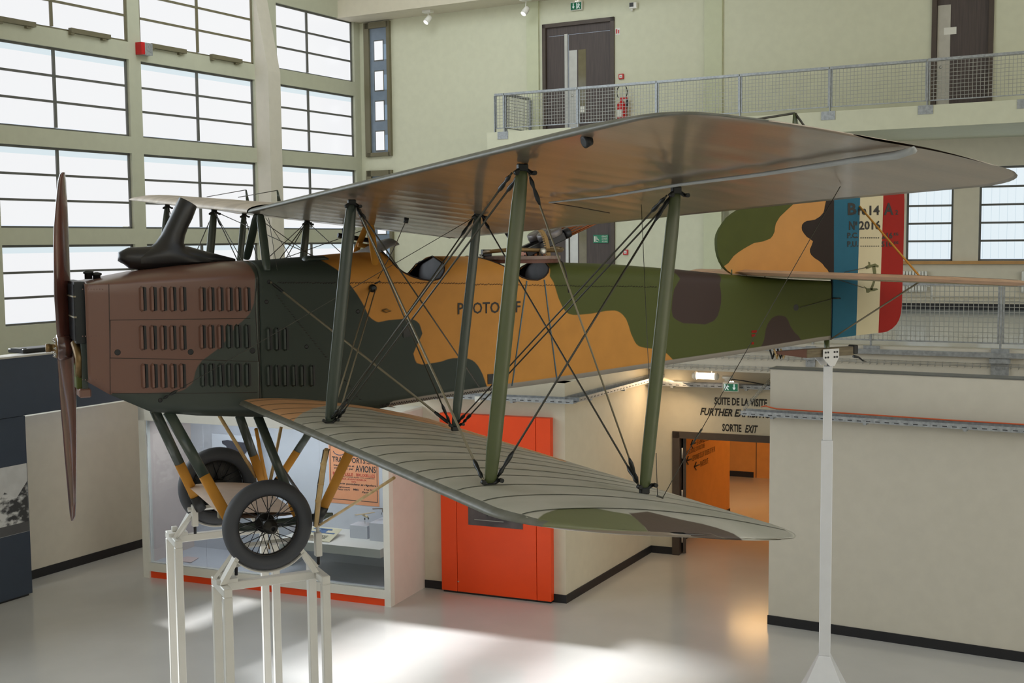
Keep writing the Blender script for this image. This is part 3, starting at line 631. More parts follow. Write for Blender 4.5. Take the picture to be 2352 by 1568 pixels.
# ------------------------------------------------------------------ showcase
L_ = 4.383; D_ = 1.25; Hs = 2.72
e = empty('showcase', SC.P(L_/2, 0, -.6), 'long white glazed showcase behind the landing wheels', 'showcase')
k = MB(); t = .12
k.box(SC, 0, t, 0, Hs, -.12, 0); k.box(SC, L_-.1, L_, 0, Hs, -.12, 0); k.box(SC, 0, L_, Hs-.24, Hs, -.12, 0); k.box(SC, t, L_-.1, .11, .24, -.12, 0); k.build('frame', m_white, e)
MB().box(SC, 0, .04, .1, Hs, -D_, -.12).build('side_panel', m_pink, e); MB().box(SC, L_-.04, L_, .0, Hs, -D_, -.12).build('side_panel', m_pink, e)
MB().box(SC, 0, L_, Hs, Hs+.03, -D_, 0).build('top_panel', m_white, e)
m_scb = mat('showcase_grey', (206, 208, 216), .5, var=.02)
MB().box(SC, .04, L_-.04, .12, Hs, -D_, -D_+.03).build('back_panel', m_scb, e)
MB().box(SC, .04, L_-.04, .12, .2, -D_+.03, -.12).build('floor_panel', m_scb, e)
MB().box(SC, t, L_-.1, 0, .11, -.1, -.03).build('plinth', m_orange, e, label='orange-red plinth strip')
gx = [t, SC.u(465, 1100), SC.u(733, 1200), L_-.1]
for i in range(3): MB().box(SC, gx[i]+.003, gx[i+1]-.003, .24, Hs-.24, -.045, -.037).build('glass_pane', m_glass, e)
ls = area('showcase_light', tuple(SC.P(2.2, Hs-.26, -.3)), tuple(SC.P(2.2, .3, -.9)), 3.6, .3, 36, (.95, .97, 1))  # added fill that brightens the case inside, stands for no fitting
wb = -D_+.03
def sb(px, py, w_): return SC.uz(px, py, w_)
# poster
u0, z0 = sb(758, 1160, wb); u1, z1 = sb(869, 1040, wb); zt_p = sb(758, 1010, wb)[1]+.12; z0 = sb(869, 1163, wb)[1]
e = empty('poster', SC.P((u0+u1)/2, z0, wb), 'orange vintage air transport poster on the back of the showcase', 'poster')
m_pap = mat('poster_paper', (236, 158, 112), .6, var=.03); m_pr = mat('poster_red', (186, 44, 30), .6); m_pbk = mat('poster_black', (38, 34, 40), .6)
MB().box(SC, u0, u1, z0, zt_p, wb, wb+.006).build('sheet', m_pap, e)
k = MB(); b_ = .022; q = wb+.0065
for (a, b, c, d) in ((u0+b_, u1-b_, z0+.06, z0+.07), (u0+b_, u0+b_+.01, z0+.06, zt_p-.02), (u1-b_-.01, u1-b_, z0+.06, zt_p-.02)): k.box(SC, a, b, c, d, q, q+.001)
k.build('printed_border', m_pbk, e)
ph_ = zt_p-z0; Wp = u1-u0
def pl(s_, a, b, c, h_, m, sh=0): ftext(s_, SC, u0+a*Wp, u0+b*Wp, z0+c, z0+c+h_, wb+.007, m, e, off=.02 if m is not m_pap else 0, shear=sh)
zz = sb(869, 1070, wb)[1]-z0
pl('TRANSPORTS', .07, .74, zz+.02, .085, m_pbk); pl('extra-', .76, .94, zz+.065, .035, m_pbk); pl('rapides', .75, .95, zz+.015, .035, m_pbk)
pl('marchandises et', .10, .52, zz-.045, .035, m_pbk); pl('voyageurs par', .10, .50, zz-.10, .035, m_pbk); pl('AVIONS', .54, .95, zz-.115, .105, m_pbk)
pl('PARIS . LILLE . BRUXELLES', .08, .93, zz-.185, .048, m_pr); pl('également PARIS LONDRES & PARIS COTE NORMANDE', .1, .92, zz-.215, .02, m_pbk); pl('PRIX AVANTAGEUX', .24, .76, zz-.25, .026, m_pr)
pl('20%', .45, .55, zz-.285, .022, m_pr); pl('Départs quotidiens et réguliers', .1, .95, zz-.335, .04, m_pbk, .3); pl('Renseignements', .08, .42, zz-.385, .03, m_pbk); pl('Tel. Passy 14.74', .08, .42, zz-.425, .03, m_pbk, .3)
pl('MMA', .49, .60, zz-.41, .035, m_pbk); pl('4 rue Galilée', .70, .96, zz-.395, .03, m_pbk); pl('Paris', .66, .80, zz-.44, .03, m_pbk, .3)
k = MB()
for i in range(3):
    cx = u0+Wp*(.22+.28*i); k.tube([SC.P(cx+.11*math.cos(a), z0+zz+.20+.07*math.sin(a), q) for a in np.linspace(3.3, 6.1, 10)], .006, 5)
k.build('printed_arches', mat('poster_blue', (60, 72, 104), .6), e)
# shelf, plinths and models
zsh = sb(880, 1262, -.28)
u0s, _ = sb(700, 1250, -.3); u1s, zA = sb(873, 1257, -.28)
zA = SC.h(873, 1262, -.28)
e = MB().box(SC, 2.3, u1s, zA-.13, zA, wb, -.28, .003).build('display_shelf', m_white, **T('thick white shelf block inside the right half of the showcase', 'shelf'))
zS = zA
def blk(px0, px1, pyt, w0_, w1_, lab):
    u0, z1 = sb(px0, pyt, w1_); u1, _ = sb(px1, pyt, w1_); MB().box(SC, u0, u1, zS, z1, w0_, w1_, .003).build('plinth_block', m_scb, **T(lab, 'plinth', 'model plinths')); return u0, u1, z1
b1 = blk(803, 843, 1205, -1.0, -.75, 'low white plinth block under the dark model monoplane'); b2 = blk(848, 905, 1200, -1.1, -.7, 'taller white plinth block beside the showcase end frame')
m_mod = mat('model_cream', (196, 180, 146), .5); m_modd = mat('model_dark', (88, 74, 62), .5)
def model(px, py, w_, sc_, label, mm, rot=0.6):
    u, z = sb(px, py, w_); c = SC.P(u, z, w_); e = empty('model_aeroplane', c-np.array([0, 0, .1]), label, 'model aeroplane', 'small model aeroplanes in the showcase')
    d = nrm(SC.d*math.cos(rot)+SC.n*math.sin(rot)); s = np.cross([0, 0, 1.], d); s_ = sc_
    MB().tube([c-d*.12*s_, c-d*.04*s_, c+d*.08*s_, c+d*.1*s_], [.006, .016, .02, .012], 8).build('fuselage', mm, e)
    k = MB(); k.prism([c+d*.03*s_+s*.16*s_+np.array([0, 0, .03]), c+d*.03*s_-s*.16*s_+np.array([0, 0, .03]), c-d*.02*s_-s*.16*s_+np.array([0, 0, .03]), c-d*.02*s_+s*.16*s_+np.array([0, 0, .03])], (0, 0, .005)); k.build('wing', mm, e)
    k = MB(); k.prism([c-d*.12*s_+s*.05, c-d*.12*s_-s*.05, c-d*.09*s_-s*.05, c-d*.09*s_+s*.05], (0, 0, .004)); k.build('tailplane', mm, e)
    k = MB(); k.lathe(c+d*.05-np.array([0, 0, .035])+s*.03, s, [(.018, 0), (.018, .006)], 12); k.lathe(c+d*.05-np.array([0, 0, .035])-s*.03, s, [(.018, 0), (.018, .006)], 12); k.build('wheels', m_black, e)
    MB().tube([c, c-np.array([0, 0, .12])], .003, 6).build('display_rod', m_steel, e)
model(838, 1184, -.85, 1.0, 'cream and brown model monoplane on the low plinth', m_mod); model(880, 1172, -.9, 1., 'dark model aeroplane half hidden by the showcase frame', m_modd, 1.0)
u0, z0 = sb(712, 1222, -.7); u1, _ = sb(775, 1222, -.7)
e = empty('printed_card', SC.P(u0, zS, -.7), 'large printed card with blue biplane artwork lying on the shelf', 'card')
MB().prism([SC.P(u0, zS+.005, -.38), SC.P(u1+.05, zS+.005, -.38), SC.P(u1, zS+.09, -.85), SC.P(u0-.02, zS+.09, -.85)], (0, 0, .006)).build('card_sheet', mat('card_cream', (214, 208, 178), .6), e)
def cp(a, b): return SC.P(u0+a*(u1-u0), zS+.013+.085*b, -.38-.47*b)
k = MB(); k.prism([cp(.1, .55), cp(.95, .55), cp(.95, .62), cp(.1, .62)], (0, 0, .002)); k.prism([cp(.05, .8), cp(.75, .8), cp(.7, .9), cp(.1, .9)], (0, 0, .002)); k.prism([cp(.3, .6), cp(.6, .6), cp(.6, .82), cp(.35, .85)], (0, 0, .002)); k.build('printed_biplane', mat('print_blue', (70, 104, 150), .6), e)
text('VITESSE', (cp(.4, .15), cp(.85, .15), cp(.4, .4)), m_text, e, depth=.003)
# left half: grey relief map on a white board, small booklet
u0, z0 = sb(485, 1110, -1.0); u1, z1 = sb(585, 1003, -1.0)
e = empty('mounted_relic', SC.P(u0, z0-.3, -1.05), 'dark torn fabric relic mounted on a pale board in the showcase', 'relic')
MB().box(SC, u0, u1, z0-.25, z1, -1.08, -1.05).build('board', m_scb, e)
pts = [(510, 1012), (522, 1010), (537, 1013), (560, 1016), (570, 1030), (562, 1042), (545, 1040), (540, 1042), (524, 1035), (520, 1024), (511, 1018)]
MB().prism([SC.P(*sb(a, b, -1.04), -1.045) for a, b in pts], SC.n*.012).build('fabric_piece', mat('dark_fabric', (66, 64, 72), .9, bump=.6, bscale=40), e)
u0, _ = sb(415, 1300, -.5); MB().prism([SC.P(u0, .205, -.35), SC.P(u0+.32, .205, -.35), SC.P(u0+.28, .215, -.6), SC.P(u0+.05, .215, -.6)], (0, 0, .004)).build('booklet', mat('booklet_pink', (220, 196, 192), .6), **T('pale pink-white booklet lying on the showcase floor', 'booklet'))
MB().box(SC, 1.3, 2.2, .2, .95, -1.15, -.75, .004).build('display_plinth', m_scb, **T('wide pale grey plinth standing inside the left half of the showcase', 'plinth'))
# ------------------------------------------------------------------ spotlights under the beam
for px, py, lab in ((983, 45, 'white ceiling spotlight nearer the corner windows'), (1207, 25, 'white ceiling spotlight above the pale wall strip')):
    u, z = BW.uz(px, py, .5); c = BW.P(u, z, .5)
    e = empty('spotlight', c, lab, 'spotlight', 'white spotlights under the beam')
    MB().box(BW, u-.12, u+.12, 10.80, 10.86, .42, .58).build('mounting_plate', m_white, e)
    MB().tube([BW.P(u+.02, 10.82, .5), c+np.array([0, 0, .05])], .012, 6).build('stem', m_white, e)
    dirv = nrm(BW.n*.6+BW.d*-.25-np.array([0, 0, .75]))
    MB().lathe(c-dirv*.1, dirv, [(0, 0), (.06, .0), (.07, .03), (.075, .2)], 18).build('lamp_body', m_white, e); MB().lathe(c+dirv*.095, dirv, [(.066, 0), (.06, .01), (0, .02)], 18).build('lens', m_bulb, e)
# ------------------------------------------------------------------ aircraft
m_green_p = mat('dark_green_paint', (50, 58, 52), .42, var=.05)
m_cowl = mat('brown_cowl_paint', (112, 80, 68), .40, var=.06, scale=4, bump=.04, bscale=18)
m_olive = mat('olive_paint', (74, 80, 32), .65, spec=.25, var=.04)
m_ochre = mat('ochre_fabric', (194, 134, 58), .5, var=.04, scale=5, bump=.03)
m_ochre2 = mat('ochre_paint', (190, 132, 50), .65, spec=.25, var=.05)
m_maroon = mat('maroon_brown_paint', (62, 46, 42), .65, spec=.25, var=.04)
m_dkbrown = mat('near_black_brown', (42, 32, 28), .65, spec=.25)
m_lead = mat('cockpit_interior', (40, 34, 34), .55, c2=(58, 50, 52))
m_bl = mat('rudder_blue', (38, 98, 122), .65, spec=.25, var=.03); m_cr = mat('rudder_cream', (208, 196, 162), .65, spec=.25, var=.02); m_rd = mat('rudder_red', (152, 26, 16), .65, spec=.25, var=.03)
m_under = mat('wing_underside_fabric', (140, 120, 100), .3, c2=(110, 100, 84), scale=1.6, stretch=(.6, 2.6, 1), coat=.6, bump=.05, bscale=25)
m_top = mat('wing_top_fabric', (158, 156, 140), .55, c2=(146, 144, 130), scale=3, bump=.06, bscale=40)
m_uptop = mat('upper_wing_top_fabric', (200, 186, 170), .55, c2=(172, 158, 142), scale=3, bump=.06, bscale=40)  # raised tone: light falling from above is put into the fabric colour
m_edge = mat('worn_leading_edge', (112, 112, 104), .5, c2=(98, 98, 86), scale=14)
m_strutg = mat('strut_green_paint', (56, 66, 58), .32, var=.05, coat=.2)
m_struto = mat('strut_olive_paint', (74, 82, 48), .32, var=.05, coat=.2)
m_cable_s = mat('bracing_steel', (74, 72, 64), .45, .5)
m_cable_l = mat('bracing_steel_light', (132, 124, 104), .45, .4)
m_fit = mat('blackened_fittings', (36, 38, 38), .4, .4)
m_rubber = mat('tyre_rubber', (62, 64, 70), .62, var=.05)
m_rim = mat('wheel_rim_metal', (48, 46, 44), .35, .6)
m_prop = mat('varnished_propeller', (96, 56, 46), .18, c2=(66, 40, 36), scale=3, stretch=(5, 5, .8), coat=.6)
m_exh = mat('sooty_exhaust', (26, 26, 28), .38, c2=(40, 34, 31), scale=5)
m_bamboo = mat('bamboo_strut', (206, 176, 122), .5, c2=(186, 152, 98), scale=9)
m_brass = mat('aged_brass', (120, 96, 60), .4, .6)
m_gunw = mat('barrel_jacket_bronze', (150, 84, 44), .4, .3)
m_gun = mat('gun_metal', (40, 40, 44), .35, .5)
m_wood = mat('ring_wood', (140, 118, 108), .5, c2=(112, 92, 84), scale=4, stretch=(1, 6, 6))
m_leather = mat('dark_red_leather', (98, 56, 42), .5)
m_blueline = mat('blue_grey_stripe', (84, 112, 126), .5)
AIR = empty('biplane', (4, 0, 2.6), 'camouflaged two-seat biplane with tricolour rudder standing on white trestles', 'aeroplane')
def wfus(x): return .43 if x < 3.3 else max(.035, .43-(x-3.3)/(7.85-3.3)*.395)
def onw(px, py):
    y = -.43
    for _ in range(6): q = Y(px, py, y); y = -wfus(q[0])
    return q
def interp(pts, x): return float(np.interp(x, [p[0] for p in pts], [p[1] for p in pts]))
ZBOT = [(q[0], q[2]) for q in (onw(*p) for p in [(203, 878), (250, 905), (345, 945), (450, 954), (560, 957), (720, 957), (870, 938), (1000, 916), (1130, 897), (1250, 881), (1400, 858), (1550, 835), (1760, 804), (1903, 780)])]
ZTOP = [(q[0], q[2]) for q in (Y(*p) for p in [(186, 645), (240, 634), (300, 622), (400, 609), (500, 600), (600, 597), (700, 589), (800, 580), (815, 580), (832, 575), (848, 568), (862, 561), (874, 556), (882, 556)])]
ZTOP += [(ZTOP[-1][0]+.28, ZTOP[-1][1]-.13)]+[(q[0], q[2]) for q in (Y(*p) for p in [(1030, 588), (1110, 589), (1277, 602), (1400, 606), (1550, 618), (1650, 628), (1700, 632), (1800, 640), (1905, 645)])]
ZSEAM = [(0., 4.87), (.1, 4.875), (.3, 4.87), (1.5, 4.885), (2.4, 4.83), (3.1, 4.80), (4.4, 4.80), (5.5, 4.77), (6.6, 4.70), (7.85, 4.66)]
RIM = [(q[0], q[2]) for q in (Y(a, b, -.36) for a, b in [(880, 557), (890, 585), (904, 611), (920, 624), (939, 634), (962, 641), (985, 644), (1003, 640), (1016, 625), (1024, 606), (1029, 588)])]
RIM2 = [(q[0], q[2]) for q in (Y(a, b, -.36) for a, b in [(1110, 589), (1135, 597), (1160, 610), (1180, 624), (1196, 636), (1215, 642), (1235, 643), (1252, 636), (1266, 622), (1277, 602)])]
def rim(x):
    for R_ in (RIM, RIM2):
        if R_[0][0] <= x <= R_[-1][0]: return interp(R_, x)
    return 99
def section(x, n_s=12, n_a=12, n_b=4, inset=0.):
    w_ = wfus(x)-inset; zb = interp(ZBOT, x); zt = interp(ZTOP, x); zs = min(interp(ZSEAM, x), zt-.02); rm = rim(x)
    sd = [(-w_*j/n_b, zb) for j in range(n_b)]
    top_side = min(zs, rm); sd += [(-w_, zb+(top_side-zb)*j/n_s) for j in range(n_s+1)]
    te = math.pi/2
    if rm < zt:
        v = max(0, min(1, (rm-zs)/(zt-zs))); te = math.asin(v**(1/.85)) if v > 0 else 0
    for j in range(1, n_a+1):
        t = te*j/n_a; sd.append((-w_*math.cos(t)**.85, zs+(zt-zs)*math.sin(t)**.85))
    return sd
def pip(px, py, poly):
    c = False; n = len(poly); j = n-1
    for i in range(n):
        xi, yi = poly[i]; xj, yj = poly[j]
        if (yi > py) != (yj > py) and px < (xj-xi)*(py-yi)/(yj-yi)+xi: c = not c
        j = i
    return c
def sdf(poly, X, Z):
    P_ = np.array(poly, float); A = P_; B = np.roll(P_, -1, 0); pt = np.stack([X, Z], 1)
    d = np.full(len(X), 1e9); ins = np.zeros(len(X), bool)
    for a, b in zip(A, B):
        ab = b-a; t = np.clip(((pt-a)@ab)/max(ab@ab, 1e-9), 0, 1); q = a+t[:, None]*ab; d = np.minimum(d, np.linalg.norm(pt-q, axis=1))
        cond = ((a[1] > pt[:, 1]) != (b[1] > pt[:, 1])); xx = (b[0]-a[0])*(pt[:, 1]-a[1])/(b[1]-a[1] if abs(b[1]-a[1]) > 1e-9 else 1e-9)+a[0]
        ins ^= cond & (pt[:, 0] < xx)
    return np.where(ins, -d, d)
def setattr_sdf(o, name, polys, ax=(0, 2)):
    me = o.data; n = len(me.vertices); co = np.zeros(n*3); me.vertices.foreach_get('co', co); co = co.reshape(-1, 3)
    d = np.full(n, 1e3)
    for p in polys: d = np.minimum(d, sdf(p, co[:, ax[0]], co[:, ax[1]]))
    a = me.attributes.new(name, 'FLOAT', 'POINT'); a.data.foreach_set('value', d.astype(np.float32))
def W2D(pts): return [(lambda q: (q[0], q[2]))(onw(*p)) for p in pts]
pg_green = W2D([(60, 1000), (60, 560), (596, 600), (640, 560), (735, 570), (748, 596), (779, 621), (808, 658), (825, 682), (842, 713), (846, 724), (853, 732), (868, 740), (891, 735), (925, 732), (949, 733), (960, 739), (966, 747), (971, 758), (970, 768), (964, 781), (956, 795), (950, 808), (949, 819), (951, 827), (956, 833), (970, 837), (990, 834), (1014, 830), (1030, 824), (1042, 822), (1072, 822), (1088, 828), (1100, 842), (1110, 862), (1118, 887), (1123, 899), (1130, 940), (1130, 1000)])
pg_brown = W2D([(100, 560), (578, 560), (578, 600), (586, 632), (585, 686), (580, 714), (559, 736), (541, 750), (523, 778), (510, 792), (498, 803), (475, 820), (458, 832), (449, 850), (448, 868), (442, 880), (433, 889), (420, 896), (408, 900), (340, 902), (258, 903), (240, 915), (100, 940)])
pg_olive = W2D([(1277, 560), (1277, 600), (1263, 634), (1273, 651), (1282, 683), (1292, 705), (1297, 714), (1305, 720), (1315, 723), (1327, 723), (1359, 720), (1391, 714), (1405, 713), (1413, 713), (1422, 716), (1429, 721), (1436, 729), (1442, 740), (1448, 763), (1458, 785), (1463, 792), (1470, 796), (1484, 799), (1502, 801), (1518, 804), (1531, 811), (1547, 827), (1556, 840), (1560, 900), (1960, 850), (1960, 560)])
pg_mar1 = W2D([(1552, 560), (1552, 619), (1563, 640), (1556, 650), (1547, 667), (1544, 690), (1542, 718), (1546, 728), (1553, 734), (1569, 742), (1595, 743), (1620, 745), (1639, 737), (1648, 728), (1656, 700), (1657, 675), (1653, 653), (1660, 635), (1668, 600), (1668, 560)])
pg_mar2 = W2D([(1738, 830), (1741, 803), (1754, 787), (1757, 768), (1760, 750), (1766, 739), (1772, 731), (1780, 726), (1788, 724), (1797, 725), (1804, 727), (1810, 734), (1813, 744), (1822, 759), (1828, 766), (1835, 772), (1844, 788), (1850, 830)])
def belly(x0, x1): return [(x, interp(ZBOT, x)+.045) for x in np.linspace(x0, x1, 20)]+[(x1, 3), (x0, 3)]
pg_belly = belly(2.55, 7.9)
m_skin = mat('camouflaged_fuselage_fabric', (192, 132, 58), .58, spec=.3, var=.05, scale=5, bump=.05, bscale=30)
layered(m_skin, [('paint_olive', (74, 80, 32)), ('paint_green', (50, 58, 52)), ('paint_brown', (108, 76, 64)), ('paint_maroon', (62, 46, 42)), ('belly', (150, 142, 132))])
m_skinc = m_skin.copy(); m_skinc.name = 'cowling_paint'; m_skinc.node_tree.nodes['Principled BSDF'].inputs['Roughness'].default_value = .33; m_skinc.node_tree.nodes['Principled BSDF'].inputs['Coat Weight'].default_value = .5; m_skinc.node_tree.nodes['Principled BSDF'].inputs['Coat Roughness'].default_value = .25
def skin(name, x0, x1, dx):
    n = int((x1-x0)/dx)+1; G = []
    for x in np.linspace(x0, x1, n):
        s = section(x); G.append([(x, -y, z) for y, z in s[::-1]]+[(x, y, z) for y, z in s[1:]])
    k = MB(); k.grid(G); o = k.build(name, [m_skinc if name == 'engine_cowling' else m_skin, m_lead], AIR, recalc=False)
    bm = bmesh.new(); bm.from_mesh(o.data); bmesh.ops.remove_doubles(bm, verts=bm.verts, dist=.0004)
    bmesh.ops.recalc_face_normals(bm, faces=bm.faces)
    c = sum((f.normal.dot(f.calc_center_median()-Vector((f.calc_center_median().x, 0, 4.4))) for f in bm.faces))
    if c < 0: bmesh.ops.reverse_faces(bm, faces=bm.faces)
    bm.to_mesh(o.data); bm.free()
    for nm, pg in (('paint_olive', [pg_olive]), ('paint_green', [pg_green]), ('paint_brown', [pg_brown]), ('paint_maroon', [pg_mar1, pg_mar2]), ('belly', [pg_belly])): setattr_sdf(o, nm, pg)
    md = o.modifiers.new('thickness', 'SOLIDIFY'); md.thickness = .012; md.offset = -1; md.material_offset = 1; md.material_offset_rim = 0
    return o
XC = 1.45
cowl = skin('engine_cowling', .09, XC, .03); cowl['label'] = 'brown and green louvred engine cowling'
fus = skin('fuselage', XC+.004, 7.85, .025)
# green lower cowling area is the green paint polygon, widened forward
# radiator and engine front
rad = MB().box(WF, .02, .10, 4.42, 4.90, -.36, .36).build('radiator', m_fit, AIR)
for i in range(24):
    y = -.35+i*.03; MB().box(WF, .012, .02, 4.44, 4.88, y, y+.012).build('radiator_slat', m_gun, rad)
for z_ in (4.62, 4.78): MB().box(WF, .008, .03, z_, z_+.012, -.37, .37).build('radiator_bar', m_cable_l, rad)
k = MB(); k.box(WF, .06, .10, 4.02, 4.42, -.33, .33); k.build('lower_cowl_front', m_green_p, AIR)
MB().tube([(.05, -.25, 4.15), (.05, -.28, 4.30), (.03, -.2, 4.42)], .035).build('engine_pipe', m_brass, AIR)
MB().box(WF, .02, .08, 4.05, 4.25, .12, .28, .01).build('crankcase_cover', m_olive, AIR)
MB().box(WF, .03, .12, 3.99, 4.06, .15, .35, .01).build('cowl_lip', m_cowl, AIR)
for px, py in ((203, 628), (222, 632)):
    q = Y(px, py+4, -.1); MB().lathe(q-np.array([0, 0, .03]), (0, 0, 1), [(.03, 0), (.03, .04), (.04, .045), (.04, .06), (.01, .07)], 12).build('radiator_cap', m_fit, AIR)
# louvres
def louvre(px, y0, y1, mm):
    a = onw(px, y0); b = onw(px, y1); x = a[0]; z1, z0 = a[2], b[2]; y = -wfus(x)
    k = MB(); d = .030; wd = .058; e_ = .014
    pr_ = [(x-.016, y), (x-.004, y-d*.8), (x+.012, y-d), (x+.018, y-.002)]
    vs = []
    for z_, s_ in ((z0, 0), (z0+e_*1.5, 1), (z1-e_*1.5, 1), (z1, 0)):
        for (xx, yy) in pr_: vs.append((xx if s_ else x+.004, yy if s_ else y-.001, z_))
    fs = []
    for r in range(3):
        for j in range(3): fs.append((r*4+j, r*4+j+1, r*4+4+j+1, r*4+4+j))
    k.add(vs, fs); k.mi = 1
    k.add([(x+.0165, y-.004, z0+.008), (x+wd*.72, y-.0025, z0+.014), (x+wd*.72, y-.0025, z1-.014), (x+.0165, y-.004, z1-.008)], [(0, 1, 2, 3)])
    k.add([(x+.0186, y-.026, z0+.01), (x+.0190, y-.001, z0+.01), (x+.0190, y-.001, z1-.01), (x+.0186, y-.026, z1-.01)], [(0, 1, 2, 3)])
    return k.build('louvre', [mm, m_black], cowl if x < XC else fus, recalc=False)
for xs, y0, y1, mm in (((323, 347, 370, 392, 415), 656, 717, m_cowl), ((460, 480, 501, 522, 542, 563), 657, 717, m_cowl), ((323, 347, 370, 392, 415), 745, 806, m_cowl), ((460, 480, 501), 744, 803, m_cowl), ((522, 542, 563), 743, 802, m_green_p), ((613, 632, 651), 750, 807, m_green_p),
                       ((327, 349, 371, 393, 414), 833, 894, m_cowl), ((462, 482, 503, 523, 543, 564), 832, 890, m_green_p), ((613, 632, 651, 671, 690, 712), 836, 889, m_green_p)):
    for x in xs: louvre(x, y0, y1, mm)
m_seam = mat('panel_seam', (52, 42, 40), .6)
def seam(pts, r=.0025, nm='panel_seam', off=.001, m=None): 
    q = [onw(*p)+np.array([0, -off, 0]) for p in pts]; return MB().tube(q, r, 5).build(nm, m or m_seam, AIR)
for s_ in ([(250, 653), (252, 780), (253, 905)], [(253, 735), (420, 733), (575, 731)], [(253, 822), (420, 825), (594, 830)], [(253, 735), (253, 822)], [(594, 650), (595, 760), (597, 915)], [(258, 903), (420, 903), (590, 901)], [(590, 640), (586, 700), (594, 830)]): seam(s_)
for i in range(3):
    q = onw(((270, 809), (438, 808), (580, 805))[i][0], ((270, 809), (438, 808), (580, 805))[i][1]); MB().lathe(q+np.array([0, .003, 0]), (0, -1, 0), [(.024, 0), (.024, .004), (.02, .006)], 14).build('fastener_hole', m_black, AIR)
for p in ((704, 796), (618, 647), (368, 919), (612, 693), (822, 715)):
    q = onw(*p); MB().lathe(q+np.array([0, .003, 0]), (0, -1, 0), [(.018, 0), (.018, .005), (.012, .008)], 12).build('access_hole', m_black, AIR)
for p0 in [(190+i*6.5, y) for i in range(8) for y in (664, 772, 872)]:
    if p0[0] < 246: q = onw(*p0); MB().lathe(q+np.array([0, .001, 0]), (0, -1, 0), [(.005, 0), (.003, .003)], 6, False).build('rivet', m_cowl, cowl)
# lacing lines
k = MB(); lace = [(640+i*6.2, 649+(.9 if i > 60 else 0)) for i in range(70)]+[(1072+i*6.3, 652+i*.1) for i in range(70)]
for a, b in lace:
    q = onw(a, b+random.uniform(-1, 1)); k.tube([q+np.array([-.012, -.002, -.006]), q+np.array([0, -.006, .005]), q+np.array([.012, -.002, -.006])], .0022, 4)
for i in range(46):
    a = 875+i*5.6; b = 931-i*.82; q = onw(a, b); k.tube([q+np.array([-.012, -.002, .008]), q+np.array([0, -.004, -.012]), q+np.array([.012, -.002, .008])], .003, 4)
for i in range(40):
    a = 636+i*4.9; b = 678+i*6.1
    q = onw(a, b); k.tube([q+np.array([-.01, -.002, 0]), q+np.array([.01, -.004, -.006])], .0022, 4)
k.build('lacing', m_seam, AIR, kind='stuff')
# square hatch, handle, lower step hole, blue lines, lettering
a = onw(926, 775); b = onw(950, 750); MB().box(WF, a[0], b[0], a[2], b[2], .425, .436).build('camera_hatch', m_black, AIR)
MB().tube([onw(877, 712)+np.array([0, -.01, 0]), onw(886, 709)+np.array([0, -.02, 0]), onw(897, 714)+np.array([0, -.012, 0]), onw(886, 717)+np.array([0, -.012, 0]), onw(877, 713)+np.array([0, -.01, 0])], .005, 6).build('step_handle', m_brass, AIR)
a = onw(1120, 882); b = onw(1134, 858); MB().box(WF, a[0], b[0], a[2], b[2], wfus(a[0])-.01, wfus(a[0])+.006).build('foot_hole', m_black, AIR)
for p0, p1 in (((1210, 645), (1176, 886)), ((1250, 642), (1279, 871))):
    q0, q1 = onw(*p0), onw(*p1); MB().tube([q0+np.array([0, -.002, 0]), q1+np.array([0, -.002, 0])], .007, 6).build('blue_line', m_blueline, AIR)
a, b, c = onw(1051, 722), onw(1195, 717), onw(1051, 695); text('PHOTO.TSF', (a, b, c), m_text, AIR, off=.015, depth=.006, nrmv=(0, -1, 0))
MB().lathe(onw(1828, 706), (0, -1, 0), [(.035, -.01), (.035, .004)], 14).build('cable_slot', m_black, AIR)
for i in (0, 1, 3):
    a_, b_ = onw(1726, 764+i*9), onw(1737-i*2, 758+i*9); MB().box(WF, a_[0], b_[0], a_[2], b_[2], -a_[1]-.002, -a_[1]+.004).build('faded_red_stencil', m_rd, AIR)
# deck fittings, windscreen, cockpit trim
q = Y(720, 597, -.2)
k = MB(); k.tube([q+np.array([-.1, 0, -.02]), q+np.array([-.06, 0, .01]), q+np.array([.08, 0, .01]), q+np.array([.16, 0, -.02])], [.07, .085, .08, .05], 12, squash=((0, 1, 0), .35)); k.build('tank_filler', m_green_p, AIR)
k = MB(); xs = [Y(812, 581)[0], Y(846, 568)[0], Y(874, 554)[0], Y(893, 547)[0]]; zz_ = [Y(812, 581)[2]-.0, Y(846, 568)[2]+.004, Y(874, 554)[2]+.006, Y(893, 547)[2]]
k.grid([[(x, y, z-(abs(y)/.26)**2*.05) for y in np.linspace(-.26, .26, 9)] for x, z in zip(xs, zz_)]); o = k.build('windscreen', mat('windscreen_celluloid', (160, 158, 156), .25), AIR); o.modifiers.new('t', 'SOLIDIFY').thickness = .01
for R_, nm in ((RIM, 'cockpit_coaming'), (RIM2, 'cockpit_coaming')):
    for s in (-1, 1):
        pts = []
        for x in np.linspace(R_[0][0], R_[-1][0], 24):
            sc_ = section(x); pts.append((x, s*-sc_[-1][0], sc_[-1][1]))
        MB().tube(pts, .007, 6).build(nm, m_dkbrown, AIR)
k = MB(); x = RIM[-1][0]+.01
sc_ = section(x+.02); 
k.prism([(x, y*.96, z-.01) for y, z in sc_]+[(x, -y*.96, z-.01) for y, z in sc_[::-1]], (.01, 0, 0)); k.build('cockpit_bulkhead', m_lead, AIR)
k = MB(); x = RIM2[-1][0]+.01; sc_ = section(x+.02)
k.prism([(x, y*.95, z-.01) for y, z in sc_]+[(x, -y*.95, z-.01) for y, z in sc_[::-1]], (.01, 0, 0)); k.build('cockpit_bulkhead', m_lead, AIR)
MB().box(WF, 3.0, 3.25, 4.25, 4.62, -.2, .2, .03).build('pilot_seat', m_leather, AIR)
